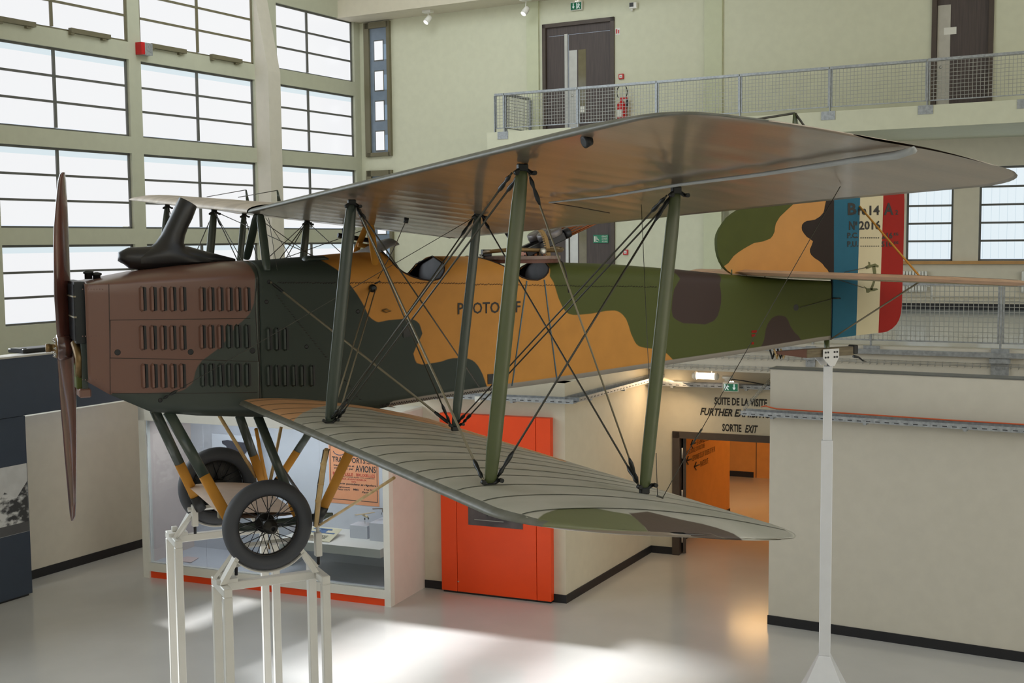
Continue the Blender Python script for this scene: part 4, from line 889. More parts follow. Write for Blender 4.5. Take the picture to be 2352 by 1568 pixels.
# gun sight bar in front of the windscreen
MB().tube([Y(776, 540, .25), Y(848, 552, .25)], .022, 10).build('fixed_gun', m_gun, AIR)
MB().tube([Y(787, 524, .25), Y(787, 542, .25)], .006, 6).build('gun_sight', m_gun, AIR)
MB().tube([Y(822, 562, .2), Y(850, 566, .2)], .02, 8).build('gun_mount', m_ochre2, AIR)
# exhaust
def ring_loft(secs, n=20):
    P = []
    for L_, R_, ry in secs:
        a, b = Y(*L_), Y(*R_); c = (a+b)/2; h = (b-a)/2
        P.append([c+h*math.cos(t)+np.array([0, 1., 0])*ry*math.sin(t) for t in np.linspace(0, 2*math.pi, n)])
    return P
secs = [((412, 453), (452, 476), .085), ((411, 455), (451, 478), .09), ((398, 482), (442, 502), .095), ((384, 510), (432, 522), .10), ((370, 538), (425, 541), .105), ((357, 557), (422, 560), .11), ((342, 570), (428, 572), .13), ((316, 580), (446, 583), .14), ((292, 592), (480, 592), .14), ((285, 606), (500, 600), .12)]
k = MB(); k.grid(ring_loft(secs)); 
k.tube([Y(278, 603), Y(282, 596), Y(296, 593), Y(330, 594), (lambda q: q)(Y(380, 592)), Y(430, 591), Y(475, 594), Y(540, 598)], [.03, .07, .088, .098, .105, .095, .06, .015], 16)
ex = k.build('exhaust_stack', m_exh, AIR)
MB().lathe((Y(412, 453)+Y(452, 476))/2+np.array([-.004, 0, -.01]), nrm(np.cross(Y(452, 476)-Y(412, 453), [0, 1, 0])), [(.07, 0), (.07, .002)], 20).build('exhaust_mouth', m_black, ex)
# ------------------------------------------------------------------ wings
def uz_(y, x): return 5.403+(.034 if y < 0 else .052)*abs(y)-.112*(x-1.7)
def lz_(y, x): return 3.889+.009*abs(y)-.125*(x-1.497)
def th(s): s = min(max(s, 0), 1); return (2.6*math.sqrt(s)-1.3*s-1.3*s*s)
def ends(u, a): # rounding: 0 inside, 1 at the very tip
    return 1-math.sqrt(max(0, 1-u*u)) if u > 0 else 0
def wing(name, upper, y0, y1, mats, parent=AIR):
    cs = [0, .004, .012, .025, .045, .07, .10, .15, .21, .28, .36, .44, .52, .60, .68, .76, .83, .89, .94, .975, 1]
    if upper: LE, TE, tip, T_ = 1.48, 3.40, 6.58, (.12 if y1 < 1 else .15)
    else: LE, TE, tip, T_ = 1.262, 2.95, 5.60, .125
    ys = []; y = y0
    n = int(abs(y1-y0)/.05)
    ys = list(np.linspace(y0, y1, n)); 
    tipy = y1 if abs(y1) > abs(y0) else y0
    if abs(tipy) > 5: ys += [tipy-math.copysign(d, tipy) for d in (.002, .008, .02, .035)]; ys = sorted(set(ys))
    top = []; bot = []
    for y in ys:
        a = abs(y); le, te = LE, TE
        if upper:
            le += .30*ends((a-(tip-.43))/.43, 1)+(.45*ends((a-(tip-.18))/.18, 1)); te -= .46*ends((a-(tip-.5))/.5, 1)
            if a > tip-1.4: te += .04*min(1, (a-tip+1.4))
        else:
            le += .45*ends((a-(tip-.40))/.40, 1)+(.55*ends((a-(tip-.10))/.10, 1)); te -= .26*ends((a-(tip-.4))/.4, 1)
        ch = max(.02, te-le); tk = T_*min(1, (ch/(TE-LE)))**.6
        if upper and a > tip-.9: tk *= max(.2, 1-.8*((a-tip+.9)/.9)**1.5)
        elif not upper and a > tip-.32: tk *= max(.10, math.sqrt(max(0, 1-((a-tip+.32)/.32)**2)))
        rb = abs(math.sin(math.pi*y/.30))**.55
        rt, rbm = [], []
        for s in cs:
            x = le+ch*s; f_ = math.sin(math.pi*min(1, max(0, s)))
            if upper:
                zb = uz_(y, x)+.018*(1-s)**8+.012*f_; zt = zb+tk*th(s)-.006*rb*f_; zb += .003*rb*f_
            else:
                zb = lz_(y, x)-.088+.03*(1-s)**8; zt = zb+tk*th(s)-.012*rb*f_**.6; zb += .002*rb*f_
            rt.append((x, y, zt)); rbm.append((x, y, zb))
        top.append(rt); bot.append(rbm)
    k = MB(); k.mi = 0; k.grid(top); k.mi = 1; k.grid([r[::-1] for r in bot])
    o = k.build(name, mats, parent, recalc=False)
    bm = bmesh.new(); bm.from_mesh(o.data); bmesh.ops.remove_doubles(bm, verts=bm.verts, dist=.0005); bmesh.ops.recalc_face_normals(bm, faces=bm.faces); bm.to_mesh(o.data); bm.free()
    return o, top, bot
m_uw = m_uptop
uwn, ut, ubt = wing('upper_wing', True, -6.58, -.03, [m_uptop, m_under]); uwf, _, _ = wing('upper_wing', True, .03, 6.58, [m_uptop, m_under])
MB().box(WF, 1.52, 3.39, 0, .01, -.02, .02).build('x', m_green_p, AIR) if False else None
k = MB()
for s in (-1, 1):
    k.tube([(1.49+.0, s*.05, uz_(0, 1.49)+.03), (1.6, s*.05, uz_(0, 1.6)+.075), (2.0, s*.05, uz_(0, 2.0)+.10), (2.6, s*.05, uz_(0, 2.6)+.09), (3.38, s*.05, uz_(0, 3.38)+.01)], .012, 6)
k.build('centre_joint_strip', m_fit, AIR)
# lower wing paint
def onlw(px, py): 
    n_ = nrm((.125, .009, 1)); return onp(px, py, (1.497, 0, 3.889), n_)
def LW(pts): return [(lambda q: (q[0], q[1]))(onlw(*p)) for p in pts]
lw_or = LW([(545, 900), (560, 960), (652, 985), (660, 973), (671, 963), (688, 954), (707, 947), (728, 941), (748, 937), (770, 936), (793, 936), (838, 941), (882, 947), (927, 953), (990, 965), (1076, 981), (1140, 990), (1300, 1040), (1300, 1000), (1000, 900)])
xs_ = onlw(1472, 1184)[0]
_o = LW([(1190, 1196), (1204, 1186), (1222, 1179), (1250, 1174), (1290, 1171), (1350, 1172), (1420, 1178), (1472, 1184)])
lw_ol = [(_o[0][0]-.3, -7)]+[(_o[0][0]-.05, _o[0][1]-.05)]+_o+[(xs_-.03, -5.45), (xs_-.01, -5.55), (xs_, -7)]
_b = LW([(1472, 1176), (1500, 1178), (1530, 1181), (1590, 1185), (1640, 1188), (1690, 1194), (1740, 1203), (1790, 1212)])
lw_br = [(xs_, -7), (xs_-.01, -5.55), (xs_-.03, -5.45), (xs_, -5.3)]+_b+[(_b[-1][0]+.25, _b[-1][1]-.05), (3.4, -7)]
m_lwt = mat('lower_wing_top_fabric', (188, 184, 172), .5, c2=(172, 170, 156), scale=3, bump=.08, bscale=40)
layered(m_lwt, [('paint_orange', (216, 164, 118)), ('paint_olive', (112, 114, 82)), ('paint_brown', (90, 76, 66))])
lwn, lt, lb = wing('lower_wing', False, -5.60, -.40, [m_lwt, m_under]); lwf, _, _ = wing('lower_wing', False, .40, 5.60, [m_lwt, m_under])
for o in (lwn, lwf):
    for nm, pg in (('paint_orange', lw_or), ('paint_olive', lw_ol), ('paint_brown', lw_br)): setattr_sdf(o, nm, [pg], (0, 1))
# worn leading edge strips, aileron gap, rib tapes
def edge_strip(rows_t, rows_b, nm):
    k = MB(); P = []
    for rt, rb_ in zip(rows_t, rows_b):
        q = [np.array(rt[i]) for i in (3, 2, 1, 0)]+[np.array(rb_[i]) for i in (1, 2)]
        c = np.array(rt[6]); P.append([p+nrm(p-c)*.0025 for p in q])
    k.grid(P); return k.build(nm, m_edge, AIR, recalc=False)
edge_strip(ut[4:], ubt[4:], 'leading_edge_strip'); edge_strip(lt[6:], lb[6:], 'leading_edge_strip')
m_tape = mat('rib_tape', (84, 86, 74), .6)
for i in range(2, 20):                          # rib tapes on the lower wing
    y = -.30*i
    if abs(y) > 5.45: break
    j = int(np.argmin([abs(r[0][1]-y) for r in lt])); P = [np.array(p)+np.array([0, 0, .0015]) for p in lt[j][3:-1]]
    MB().grid([[p+np.array([0, -.007, 0]) for p in P], [p+np.array([0, .007, 0]) for p in P]], False).build('rib_tape', m_tape, lwn, recalc=False)
def und(px, py, dz=0): return onp(px, py, (1.7, 0, 5.403-dz), nrm((.112, .034, 1)))
al = [und(1262, 465, .012), und(1400, 450, .012), und(1560, 424, .012), und(1750, 400, .012), und(1960, 368, .012), und(2060, 356, .012), und(2095, 346, .012), und(2098, 338, .012)]
MB().tube(al, [.005, .007, .009, .010, .013, .018, .015, .004], 8, squash=((0, 0, 1), 1.4)).build('aileron_edge', mat('pale_worn_edge', (168, 170, 168), .5), AIR)
MB().tube([und(1262, 465, .01), und(1330, 476, .01), und(1400, 489, .01)], .003, 5).build('aileron_gap', m_seam, AIR)
q = und(1347, 324, .0); MB().lathe(q+np.array([0, 0, .0]), nrm((-.9, 0, -.3)), [(.025, -.02), (.03, .012), (.02, .016)], 12).build('leading_edge_hole', m_black, AIR)
# ------------------------------------------------------------------ struts
def strut(p0, p1, chord, mm, nm='interplane_strut', k_=.42, taper=True, fit=True):
    p0, p1 = np.array(p0, float), np.array(p1, float); d = p1-p0; L_ = np.linalg.norm(d)
    pts = [p0, p0+d*.025, p0+d*.12, p0+d*.5, p0+d*.88, p0+d*.975, p1]; r = chord/2
    o = MB().tube(pts, [r*.55, r*.78, r*.96, r, r*.96, r*.78, r*.55] if taper else [r]*7, 16, squash=((1, 0, 0), k_)).build(nm, mm, AIR)
    if fit:
        for q, s in ((p0, -1), (p1, 1)):
            k = MB(); k.box(Fr(q-np.array([0, 0, 0]), (1, 0, 0)), -.028, .028, q[2]-.02, q[2]+.018, -.016, .016, .005)
            for a_ in (-.05, .05): k.tube([q+np.array([0, 0, 0]), q+np.array([a_, -.01, -s*-.03])], .011, 6); k.lathe(q+np.array([a_, -.02, s*.0+(-.03 if s < 0 else .03)]), (0, -1, 0), [(.012, 0), (.012, .024)], 8)
            k.build('strut_fitting', m_fit, o)
    return o
FT = {}; 
def UT(px, py, y): return Y(px, py, y)
FTo, RTo, FBo, RBo = Y(1200, 384, -4.757), Y(1553, 436, -4.757), Y(1125, 1116, -4.757), Y(1480, 1126, -4.757)
FTi, RTi, FBi, RBi = Y(808, 464, -2.151), Y(1098, 490, -2.151), Y(757, 973, -2.151), Y(1045, 983, -2.151)
strut(FTo, FBo, .088, m_struto); strut(RTo, RBo, .088, m_struto); strut(FTi, FBi, .092, m_strutg); strut(RTi, RBi, .078, m_strutg)
def mir(p, upper):
    x, y, z = p; y = -y; return np.array([x, y, uz_(y, x)-.0 if upper else z])
FTo2, RTo2, FBo2, RBo2 = mir(FTo, 1), mir(RTo, 1), mir(FBo, 0), mir(RBo, 0); FTi2, RTi2, FBi2, RBi2 = mir(FTi, 1), mir(RTi, 1), mir(FBi, 0), mir(RBi, 0)
for a, b in ((FTo2, FBo2), (RTo2, RBo2), (FTi2, FBi2), (RTi2, RBi2)): strut(a, b, .085, m_strutg)
strut(Y(598, 492, -.22), Y(614, 622, -.40), .075, m_strutg, 'cabane_strut', fit=False); strut(Y(590, 492, .22), Y(566, 596, .40), .075, m_strutg, 'cabane_strut', fit=False)
strut(Y(850, 508, -.22), Y(866, 638, -.40), .07, m_ochre2, 'cabane_strut', .5, fit=False); strut(Y(845, 510, .1), Y(816, 582, .30), .06, m_ochre2, 'cabane_strut', .5, fit=False)
q = Y(866, 638, -.41); MB().tube([q, q+np.array([.02, -.01, -.03]), q+np.array([-.03, -.01, -.05])], .012, 6).build('cabane_fitting', m_fit, AIR)
q = Y(617, 622, -.40); MB().lathe(q+np.array([.02, .03, -.01]), (0.1, -.8, .5), [(.045, 0), (.045, .01)], 12).build('strut_socket', m_black, AIR)
# ------------------------------------------------------------------ bracing wires
def wire(p0, p1, r=.0065, mm=None, tb=0, nm='bracing_wire'):
    r = r*.85
    p0, p1 = np.array(p0, float), np.array(p1, float); d = p1-p0
    o = MB().tube([p0, p1], r, 6).build(nm, mm or m_cable_s, AIR)
    for e_ in ((p0, d), (p1, -d))[:tb]:
        u_ = nrm(e_[1]); a = e_[0]+u_*.02
        MB().tube([a, a+u_*.03, a+u_*.06, a+u_*.09, a+u_*.12, a+u_*.15], [r, .013, r*1.3, .012, .013, r], 8).build('turnbuckle', m_fit, o)
    return o
OF = np.array([.035, 0, 0])
def pair(a, b, off=.03, **k_): wire(np.array(a)-OF*off/.035*.5, np.array(b)-OF*off/.035*.5, **k_); wire(np.array(a)+OF*off/.035*.5, np.array(b)+OF*off/.035*.5, **k_)
up_ = np.array([0, 0, .03])
FusF = Y(622, 648, -.45); FusR = Y(857, 662, -.45)
wire(FusF, RBi+up_-OF, .012, m_cable_l, 2)
pair(FBi+up_+OF, FTo-up_-OF, .05, tb=2)
wire(FBi+up_+OF, RTi-up_-OF, tb=2); wire(FTi-up_+OF, RBi+up_-OF, tb=2); wire(FTi-up_+OF, FBo+up_-OF, .008, m_cable_l, tb=2)
wire(FTi-up_+OF, Y(1102, 890, -.44), .007, tb=1); wire(RTi-up_+OF, RBo+up_-OF, .0065, tb=2)
wire(FTo-up_+OF, RBo+up_-OF, .0065, m_cable_l, tb=2); pair(RBi+up_+OF, RTo-up_-OF, .05, tb=2); wire(FBo+up_+OF, RTo-up_-OF, .0075, tb=2)
wire(Y(370, 918, -.45), RTi-up_-OF, .003, m_cable_s, tb=1)
pair(FusR, FBi+up_+OF, .05, r=.007, mm=m_cable_l)
q = FusR; MB().lathe(q+np.array([0, .03, 0]), (0, -1, 0), [(.035, 0), (.035, .03), (.02, .05)], 12).build('wire_anchor', m_fit, AIR)
wire(Y(933, 505, -2.3), Y(905, 570, -1.2), .004); wire(Y(905, 570, -1.2), Y(868, 640, -.42), .004)
MB().tube([Y(934, 500, -2.3), Y(932, 512, -2.3)], .018, 8).build('pulley', m_fit, AIR)
wire(und(1473, 470), (RBo[0]+.12, RBo[1]+.1, RBo[2]+.1), .0025); wire(und(1930, 428), Y(1612, 985, -4.9), .0024); wire(Y(1612, 985, -4.9), Y(1590, 1020, -4.9), .007, tb=0); wire(Y(1590, 1020, -4.9), Y(1522, 1143, -4.9), .0028); wire(Y(1507, 1040, -4.9), Y(1510, 1138, -4.9), .0028); wire(Y(1508, 1138, -4.9), Y(1523, 1143, -4.9), .006)
for a, b, r_, tb in ((FBi2, FTo2, .006, 0), (FBi2, RTi2, .006, 0), (FTi2, RBi2, .006, 2), (FTi2, FBo2, .006, 0), (RTi2, RBo2, .006, 0), (RBi2, RTo2, .006, 0), (FTo2, RBo2, .005, 0), (FTi2, (1.6, .42, 4.9), .005, 0), ((1.6, .2, 5.42), (2.4, .42, 4.9), .004, 0), ((2.6, .2, 5.3), (1.6, .4, 4.95), .004, 0), (RTi2, (1.7, .42, 5.0), .005, 0), (RTi2, (2.6, .42, 4.95), .005, 0), (FTi2, (2.55, .42, 4.9), .005, 0)):
    wire(np.array(a), np.array(b), r_, tb=tb)
wire(Y(617, 500, -.2), Y(640, 640, -.42), .003); wire(Y(610, 500, -.2), Y(700, 640, .3), .003)
# horn posts with their wires on top of the wings
def hornpost(p, base, wires, mm, label=None):
    p, base = np.array(p), np.array(base); o = MB().tube([base, p], [.022, .010], 8, squash=((1, 0, 0), .4)).build('aileron_horn', mm, AIR)
    for a in wires: MB().tube([p, np.array(a)], .005, 5).build('control_wire', m_cable_s, o)
q = und(1828, 296, -.05); hp_ = q+np.array([0, 0, .17]); hp_ = Y(1826, 260, q[1])
hornpost(hp_, q-np.array([0, 0, .03]), [und(1640, 290, -.04), und(1856, 302, -.04)], m_struto)
for px, py, pb, yy in ((565, 436, 464, 4.9), (637, 437, 462, 3.6)):
    hornpost(Y(px, py, yy), Y(px+4, pb, yy), [Y(px-90, py+16, yy+.6)], m_strutg)
# ------------------------------------------------------------------ tail
def pprism(pts, y, mm, nm, th_=.02, parent=AIR): 
    P = [Y(*p, y=0) for p in pts]; return MB().prism([np.array([q[0], y, q[2]]) for q in P], (0, th_, 0)).build(nm, mm, parent)
fin_t = Y(1912, 400)[2]+.12
fin_out = [(1905, 628), (1678, 628), (1668, 621), (1660, 613), (1653, 601), (1648, 588), (1645, 574), (1644, 560), (1644, 549), (1646, 538), (1652, 525), (1660, 513), (1670, 500), (1682, 490), (1696, 481), (1715, 470), (1750, 452), (1800, 430), (1850, 412), (1912, 398), (1912, 628)]
fin = pprism(fin_out, -.022, m_olive, 'fin', .044)
fo_ = [(1905, 470), (1912, 440), (1830, 440), (1818, 470), (1808, 479), (1788, 498), (1779, 513), (1777, 522), (1776, 532), (1772, 541), (1766, 548), (1751, 554), (1740, 556), (1729, 558), (1716, 565), (1704, 572), (1692, 580), (1682, 588), (1676, 596), (1670, 604), (1660, 611), (1668, 621), (1678, 628), (1912, 628)]
pprism(fo_, -.0235, m_ochre, 'ochre_camouflage_patch', .047, fin)
fd_ = [(1912, 420), (1900, 440), (1893, 465), (1891, 474), (1890, 481), (1888, 488), (1880, 497), (1869, 504), (1860, 506), (1850, 507), (1843, 511), (1839, 516), (1838, 523), (1839, 529), (1844, 537), (1850, 544), (1858, 549), (1864, 554), (1861, 563), (1857, 572), (1857, 579), (1860, 585), (1867, 592), (1878, 599), (1886, 606), (1891, 613), (1897, 619), (1902, 628), (1912, 628)]
pprism(fd_, -.025, m_dkbrown, 'dark_camouflage_patch', .05, fin)
rt_ = [(1914, 470), (1916, 395), (1975, 392)]
rud = pprism([(1913, 396), (1973, 392), (1972, 467), (1968, 600), (1963, 770), (1908, 777), (1911, 640)], -.024, m_bl, 'rudder', .048)
pprism([(1973, 392), (2026, 398), (2025, 467), (2020, 620), (2014, 764), (1963, 770), (1968, 600), (1972, 467)], -.024, m_cr, 'cream_stripe', .048, rud)
pprism([(2026, 398), (2055, 415), (2073, 440), (2074, 460), (2071, 600), (2068, 700), (2066, 718), (2062, 733), (2056, 744), (2046, 754), (2034, 761), (2024, 763), (2014, 764), (2020, 620), (2025, 467)], -.024, m_rd, 'red_stripe', .048, rud)
def rt(s_, x0, x1, yb, yt, m=m_text, off=.035): 
    a, b, c = Y(x0, yb, -.025), Y(x1, yb-(x1-x0)*.02, -.025), Y(x0, yt, -.025); text(s_, (a, b, c), m, rud, off=off, depth=.002, nrmv=(0, -1, 0))
rt('B', 1947, 1967, 494, 466, off=.035); rt('re', 1971, 1990, 494, 479); rt('14', 1997, 2020, 494, 472, off=.03); rt('A', 2030, 2052, 494, 466, off=.03); rt('2', 2056, 2063, 493, 482, off=.03)
rt('N', 1950, 1963, 528, 508, off=.03); rt('º', 1964, 1969, 518, 508); rt('2016', 1973, 2022, 528, 507, off=.03)
rt('P.C.', 1946, 1971, 547, 534, off=.03); rt('P.U.', 1946, 1971, 567, 554, off=.03); rt('216', 2025, 2050, 548, 534, off=.03); rt('510', 2024, 2050, 567, 554, off=.03); rt('KG', 2053, 2063, 541, 534); rt('KG', 2053, 2063, 560, 554)
for yb in (547, 566):
    for i in range(9): a = Y(1976+i*5, yb, -.0245); b = Y(1979+i*5, yb-2, -.0245); MB().box(WF, a[0], b[0], a[2], b[2], .0245, .027).build('dash', m_text, rud)
an = mat('anchor_green', (92, 92, 48), .5)
def emblem(pts, nm): 
    MB().prism([Y(*p, y=-.0245) for p in pts], (0, -.003, 0)).build(nm, an, rud)
emblem([(2003, 612), (2010, 610), (2012, 622), (2013, 636), (2008, 652), (2003, 666), (1998, 664), (2004, 650), (2007, 636)], 'anchor_shank')
emblem([(1987, 612), (1995, 608), (1994, 601), (1998, 602), (1999, 608), (2010, 605), (2018, 610), (2017, 614), (2008, 612), (1998, 615), (1990, 618)], 'anchor_head')
emblem([(1984, 657), (1992, 662), (2002, 662), (2014, 662), (2017, 665), (2008, 668), (1999, 669), (1995, 672), (1990, 672), (1989, 664)], 'anchor_foot')
MB().tube([Y(1910, 640, -.03), Y(1908, 780, -.03)], .009, 6).build('rudder_hinge_tube', m_fit, AIR)
for a, b in (((1940, 625), (1995, 613)), ((1922, 641), (1985, 661)), ((1838, 706), (1912, 686))): MB().tube([Y(*a, y=-.1), Y(*b, y=-.04)], .004, 5).build('rudder_cable', m_cable_s, AIR)
MB().tube([Y(1912, 685, -.05), Y(1930, 685, -.05)], .008, 6).build('rudder_horn', m_fit, AIR)
# tailplane: flat slab with rounded edges
def tp_z(x): return 4.845-.057*(x-6.55)
P = [(6.56, 0), (6.62, -.25), (6.80, -.8), (7.0, -1.4), (7.25, -1.85), (7.6, -2.08), (8.1, -2.15), (8.6, -2.1), (8.8, -1.9), (8.85, -1.4), (8.8, -.8), (8.6, -.35), (8.1, -.06), (7.84, -.04)]
for s in (1, -1):
    k = MB(); pts = [(x, s*y) for x, y in P]
    stab = [q for q in pts if q[0] < 7.9] ; 
    cx = 7.6
    inner = [(cx+(x-cx)*.88, y*.93) for x, y in pts]
    n = len(pts); vs = [(x, y, tp_z(x)) for x, y in pts]+[(x, y, tp_z(x)+.028) for x, y in inner]+[(x, y, tp_z(x)-.03) for x, y in inner]
    fs = [(i, (i+1) % n, n+(i+1) % n, n+i) for i in range(n)]+[(i, 2*n+i, 2*n+(i+1) % n, (i+1) % n) for i in range(n)]+[tuple(range(n, 2*n)), tuple(range(3*n-1, 2*n-1, -1))]
    k.add(vs, fs, False); o = k.build('tailplane', [mat('tailplane_peach', (206, 164, 132), .5, c2=(186, 150, 122))], AIR)
    P2 = [q for q in inner]
    MB().prism([(x, y, tp_z(x)-.034) for x, y in inner], (0, 0, .003)).build('tailplane_underside', mat('tailplane_under', (150, 142, 112), .5), o)
    MB().prism([(x, y, tp_z(x)+.0285) for x, y in inner if abs(y) > 1.2], (0, 0, .0015)).build('dark_tip_patch', m_dkbrown, o)
MB().tube([Y(1971, 470, 0), Y(2112, 634, -.95)], .014, 8, squash=((1, 0, 0), .6)).build('tailplane_strut', m_ochre2, AIR)
MB().tube([Y(2112, 647, -.95), Y(1908, 779, -.05)], .013, 8, squash=((1, 0, 0), .6)).build('tailplane_strut', m_cable_l, AIR)
q = Y(2112, 634, -.95); MB().box(Fr(q, (1, 0, 0)), -.05, .06, q[2]-.06, q[2]-.04, -.03, .03).build('strut_bracket', m_fit, AIR)
for px in (1715, 1757): MB().tube([Y(px, 622, 0), Y(px, 642, 0)], .007, 6).build('tailplane_support', m_fit, AIR)
MB().tube([Y(1680, 619, -.02), Y(1680, 634, -.02)], .010, 6).build('tailplane_bolt', m_struto, AIR)
# skid
sk = MB(); a, b = Y(1783, 813), Y(1848, 813)
sk.prism([np.array([x, -.035, z]) for x, z in ((a[0], a[2]-.0), (a[0]-.02, a[2]+.03), (b[0], b[2]+.055), (b[0], b[2]-.04))], (0, .07, 0)); o = sk.build('tail_skid', m_leather, AIR)
a, b = Y(1848, 813), Y(1957, 810); MB().box(WF, a[0], b[0], a[2]-.04, a[2]+.055, -.04, .04, .006).build('skid_tip_beam', mat('weathered_wood', (128, 116, 92), .6, c2=(104, 92, 72), stretch=(1, 8, 8)), o)
MB().box(WF, b[0]-.02, b[0]+.05, a[2]-.03, a[2]+.07, -.05, .05, .01).build('skid_shoe', m_black, o)
MB().tube([Y(1960, 818), Y(1972, 820), Y(1982, 828), Y(1990, 830)], [.016, .012, .008, .003], 8).build('skid_hook', m_black, o)
for i, px in enumerate((1768, 1778, 1786, 1793)):
    MB().tube([Y(px, 801, -.05+.03*i), Y(px+3, 812, -.05+.03*i), Y(px+6, 823, -.03+.02*i), Y(px+12, 806, .0)], .011, 6).build('bungee_cord', m_bamboo if i % 2 else m_fit, o)
MB().tube([Y(1899, 780, 0), Y(1899, 822, 0)], .03, 10).build('skid_post', m_struto, AIR)
# ------------------------------------------------------------------ propeller
pr_ = empty('propeller', (0, 0, 4.35), parent=AIR)
UPB = [(397, 141, 148), (402, 136, 150), (415, 132, 152.5), (440, 129, 154), (480, 125, 157), (520, 121.5, 159), (560, 120.5, 161), (620, 121, 163), (680, 122.5, 165), (720, 126, 167), (760, 129, 170), (785, 131.5, 172), (800, 132, 173)]
LOB = [(800, 132, 173), (815, 133, 174), (840, 135, 173.5), (880, 138, 172), (920, 141, 172), (960, 144.5, 172), (1000, 148, 172), (1050, 152, 171.5), (1100, 156, 171), (1150, 160.5, 170.5), (1180, 163.5, 169.5), (1194, 166, 167.5)]
for rows_, nm in ((UPB, 'blade'), (LOB, 'blade')):
    P = []
    for yy, xl, xr in rows_:
        a, b = Y(xl, yy), Y(xr, yy); c = (a+b)/2; hx = (b[0]-a[0])/2; r_ = abs(c[2]-4.36)
        cy = min(.10, .05+.10*r_) * (1 if hx > .012 else hx/.012); sg = 1 if nm and rows_ is UPB else -1
        vA = np.array([hx*.93, sg*cy, 0]); vB = np.array([hx*.30+.012, -sg*.018, 0])
        P.append([c+vA*math.cos(t)+vB*math.sin(t) for t in np.linspace(0, 2*math.pi, 17)])
    MB().grid(P).build(nm, m_prop, pr_)
MB().lathe(Y(133, 797)+np.array([-.0, 0, 0]), (-1, 0, 0), [(.10, -.10), (.11, -.05), (.11, .0), (.09, .012)], 24).build('hub', m_prop, pr_)
MB().lathe(Y(131, 798), (-1, 0, 0), [(.085, 0), (.085, .012), (.03, .014), (.03, .05), (.035, .05), (.035, .085), (0, .085)], 20).build('hub_nut', m_brass, pr_)
for i in range(8):
    t = 2*math.pi*i/8; c = Y(131, 798)+np.array([0, .068*math.cos(t), .068*math.sin(t)]); MB().lathe(c, (-1, 0, 0), [(.012, 0), (.012, .022), (.006, .024), (.006, .034)], 6, False).build('hub_bolt', m_steel, pr_)
# ------------------------------------------------------------------ undercarriage
def leg(p0, p1, chord, f0, nm='undercarriage_leg', boot=True, k_=.5):
    p0, p1 = np.array(p0), np.array(p1); m = p0+(p1-p0)*f0
    o = MB().tube([p0, p0+(m-p0)*.5, m], chord/2, 16, squash=((1, 0, 0), k_)).build(nm, m_strutg, AIR)
    e_ = p0+(p1-p0)*(.86 if boot else 1)
    MB().tube([m-(p1-p0)*.0, (m+e_)/2, e_], chord/2*1.01, 16, squash=((1, 0, 0), k_)).build('ochre_lower_half', m_ochre2, o)
    if boot: MB().tube([e_, p1], [chord/2*1.08, chord/2*1.15], 12, squash=((1, 0, 0), .6)).build('black_boot', m_black, o)
    return o
leg(Y(386, 945, -.40), Y(530, 1200, -.74), .092, .58, boot=False); leg(Y(355, 942, .40), Y(462, 1170, .76), .088, .52)
leg(Y(592, 955, -.38), Y(690, 1200, -.74), .08, .68, boot=False); leg(Y(550, 955, .38), Y(612, 1130, .74), .08, .50)
leg(Y(838, 965, -1.0), Y(728, 1196, -.80), .085, .18); leg(Y(722, 975, .6), Y(628, 1120, .80), .08, .42)
MB().tube([Y(592, 962, -.2), Y(645, 1070, .0), Y(700, 1150, .2)], .014, 8).build('undercarriage_brace', m_fit, AIR)
MB().tube([Y(588, 985, .3), Y(600, 1048, .45), Y(613, 1110, .6)], .017, 8).build('undercarriage_brace', m_ochre2, AIR)
MB().tube([Y(504, 955, .3), Y(545, 1022, .5), Y(588, 1095, .7)], .016, 8).build('bamboo_stay', m_bamboo, AIR)
MB().tube([Y(646, 980, .9), Y(620, 1108, .8)], .016, 8).build('bamboo_stay', m_bamboo, AIR)
bs = [Y(750, 1032, -1.5), Y(743, 1065, -1.4), Y(737, 1110, -1.25), Y(731, 1150, -1.1), Y(726, 1207, -.95)]
bo = MB().tube(bs, [.018, .022, .022, .022, .018], 10).build('bamboo_stay', m_bamboo, AIR)
MB().tube([p+np.array([-.024+.006*(i % 2), 0, 0]) for i, p in enumerate(bs)], .004, 5).build('cord', m_black, bo); MB().tube([p+np.array([.022, 0, 0]) for p in bs], .004, 5).build('cord', m_black, bo)
for p in bs[1:4]: MB().tube([p+np.array([0, 0, -.01]), p+np.array([0, 0, .01])], .026, 10).build('binding', m_bamboo, bo)
MB().tube([Y(734, 1206, -.95), Y(820, 1152, -2.0), Y(905, 1097, -3.0)], .011, 8).build('bamboo_stay', m_bamboo, AIR)
XW, ZW, YW, RW_ = 1.355, 2.944, .883, .364
for s in (-1, 1):
    sk_ = MB().tube([(XW-.30, s*.74, ZW-.02), (XW-.12, s*.74, ZW-.035), (XW+.2, s*.74, ZW-.03), (XW+.48, s*.76, ZW-.01), (XW+.58, s*.76, ZW)], [.02, .04, .036, .036, .012], 12, squash=((0, 0, 1), .6)).build('skid_beam', m_strutg, AIR)
MB().tube([(XW, -1.02, ZW), (XW, 1.02, ZW)], .024, 12).build('axle', m_gun, AIR)
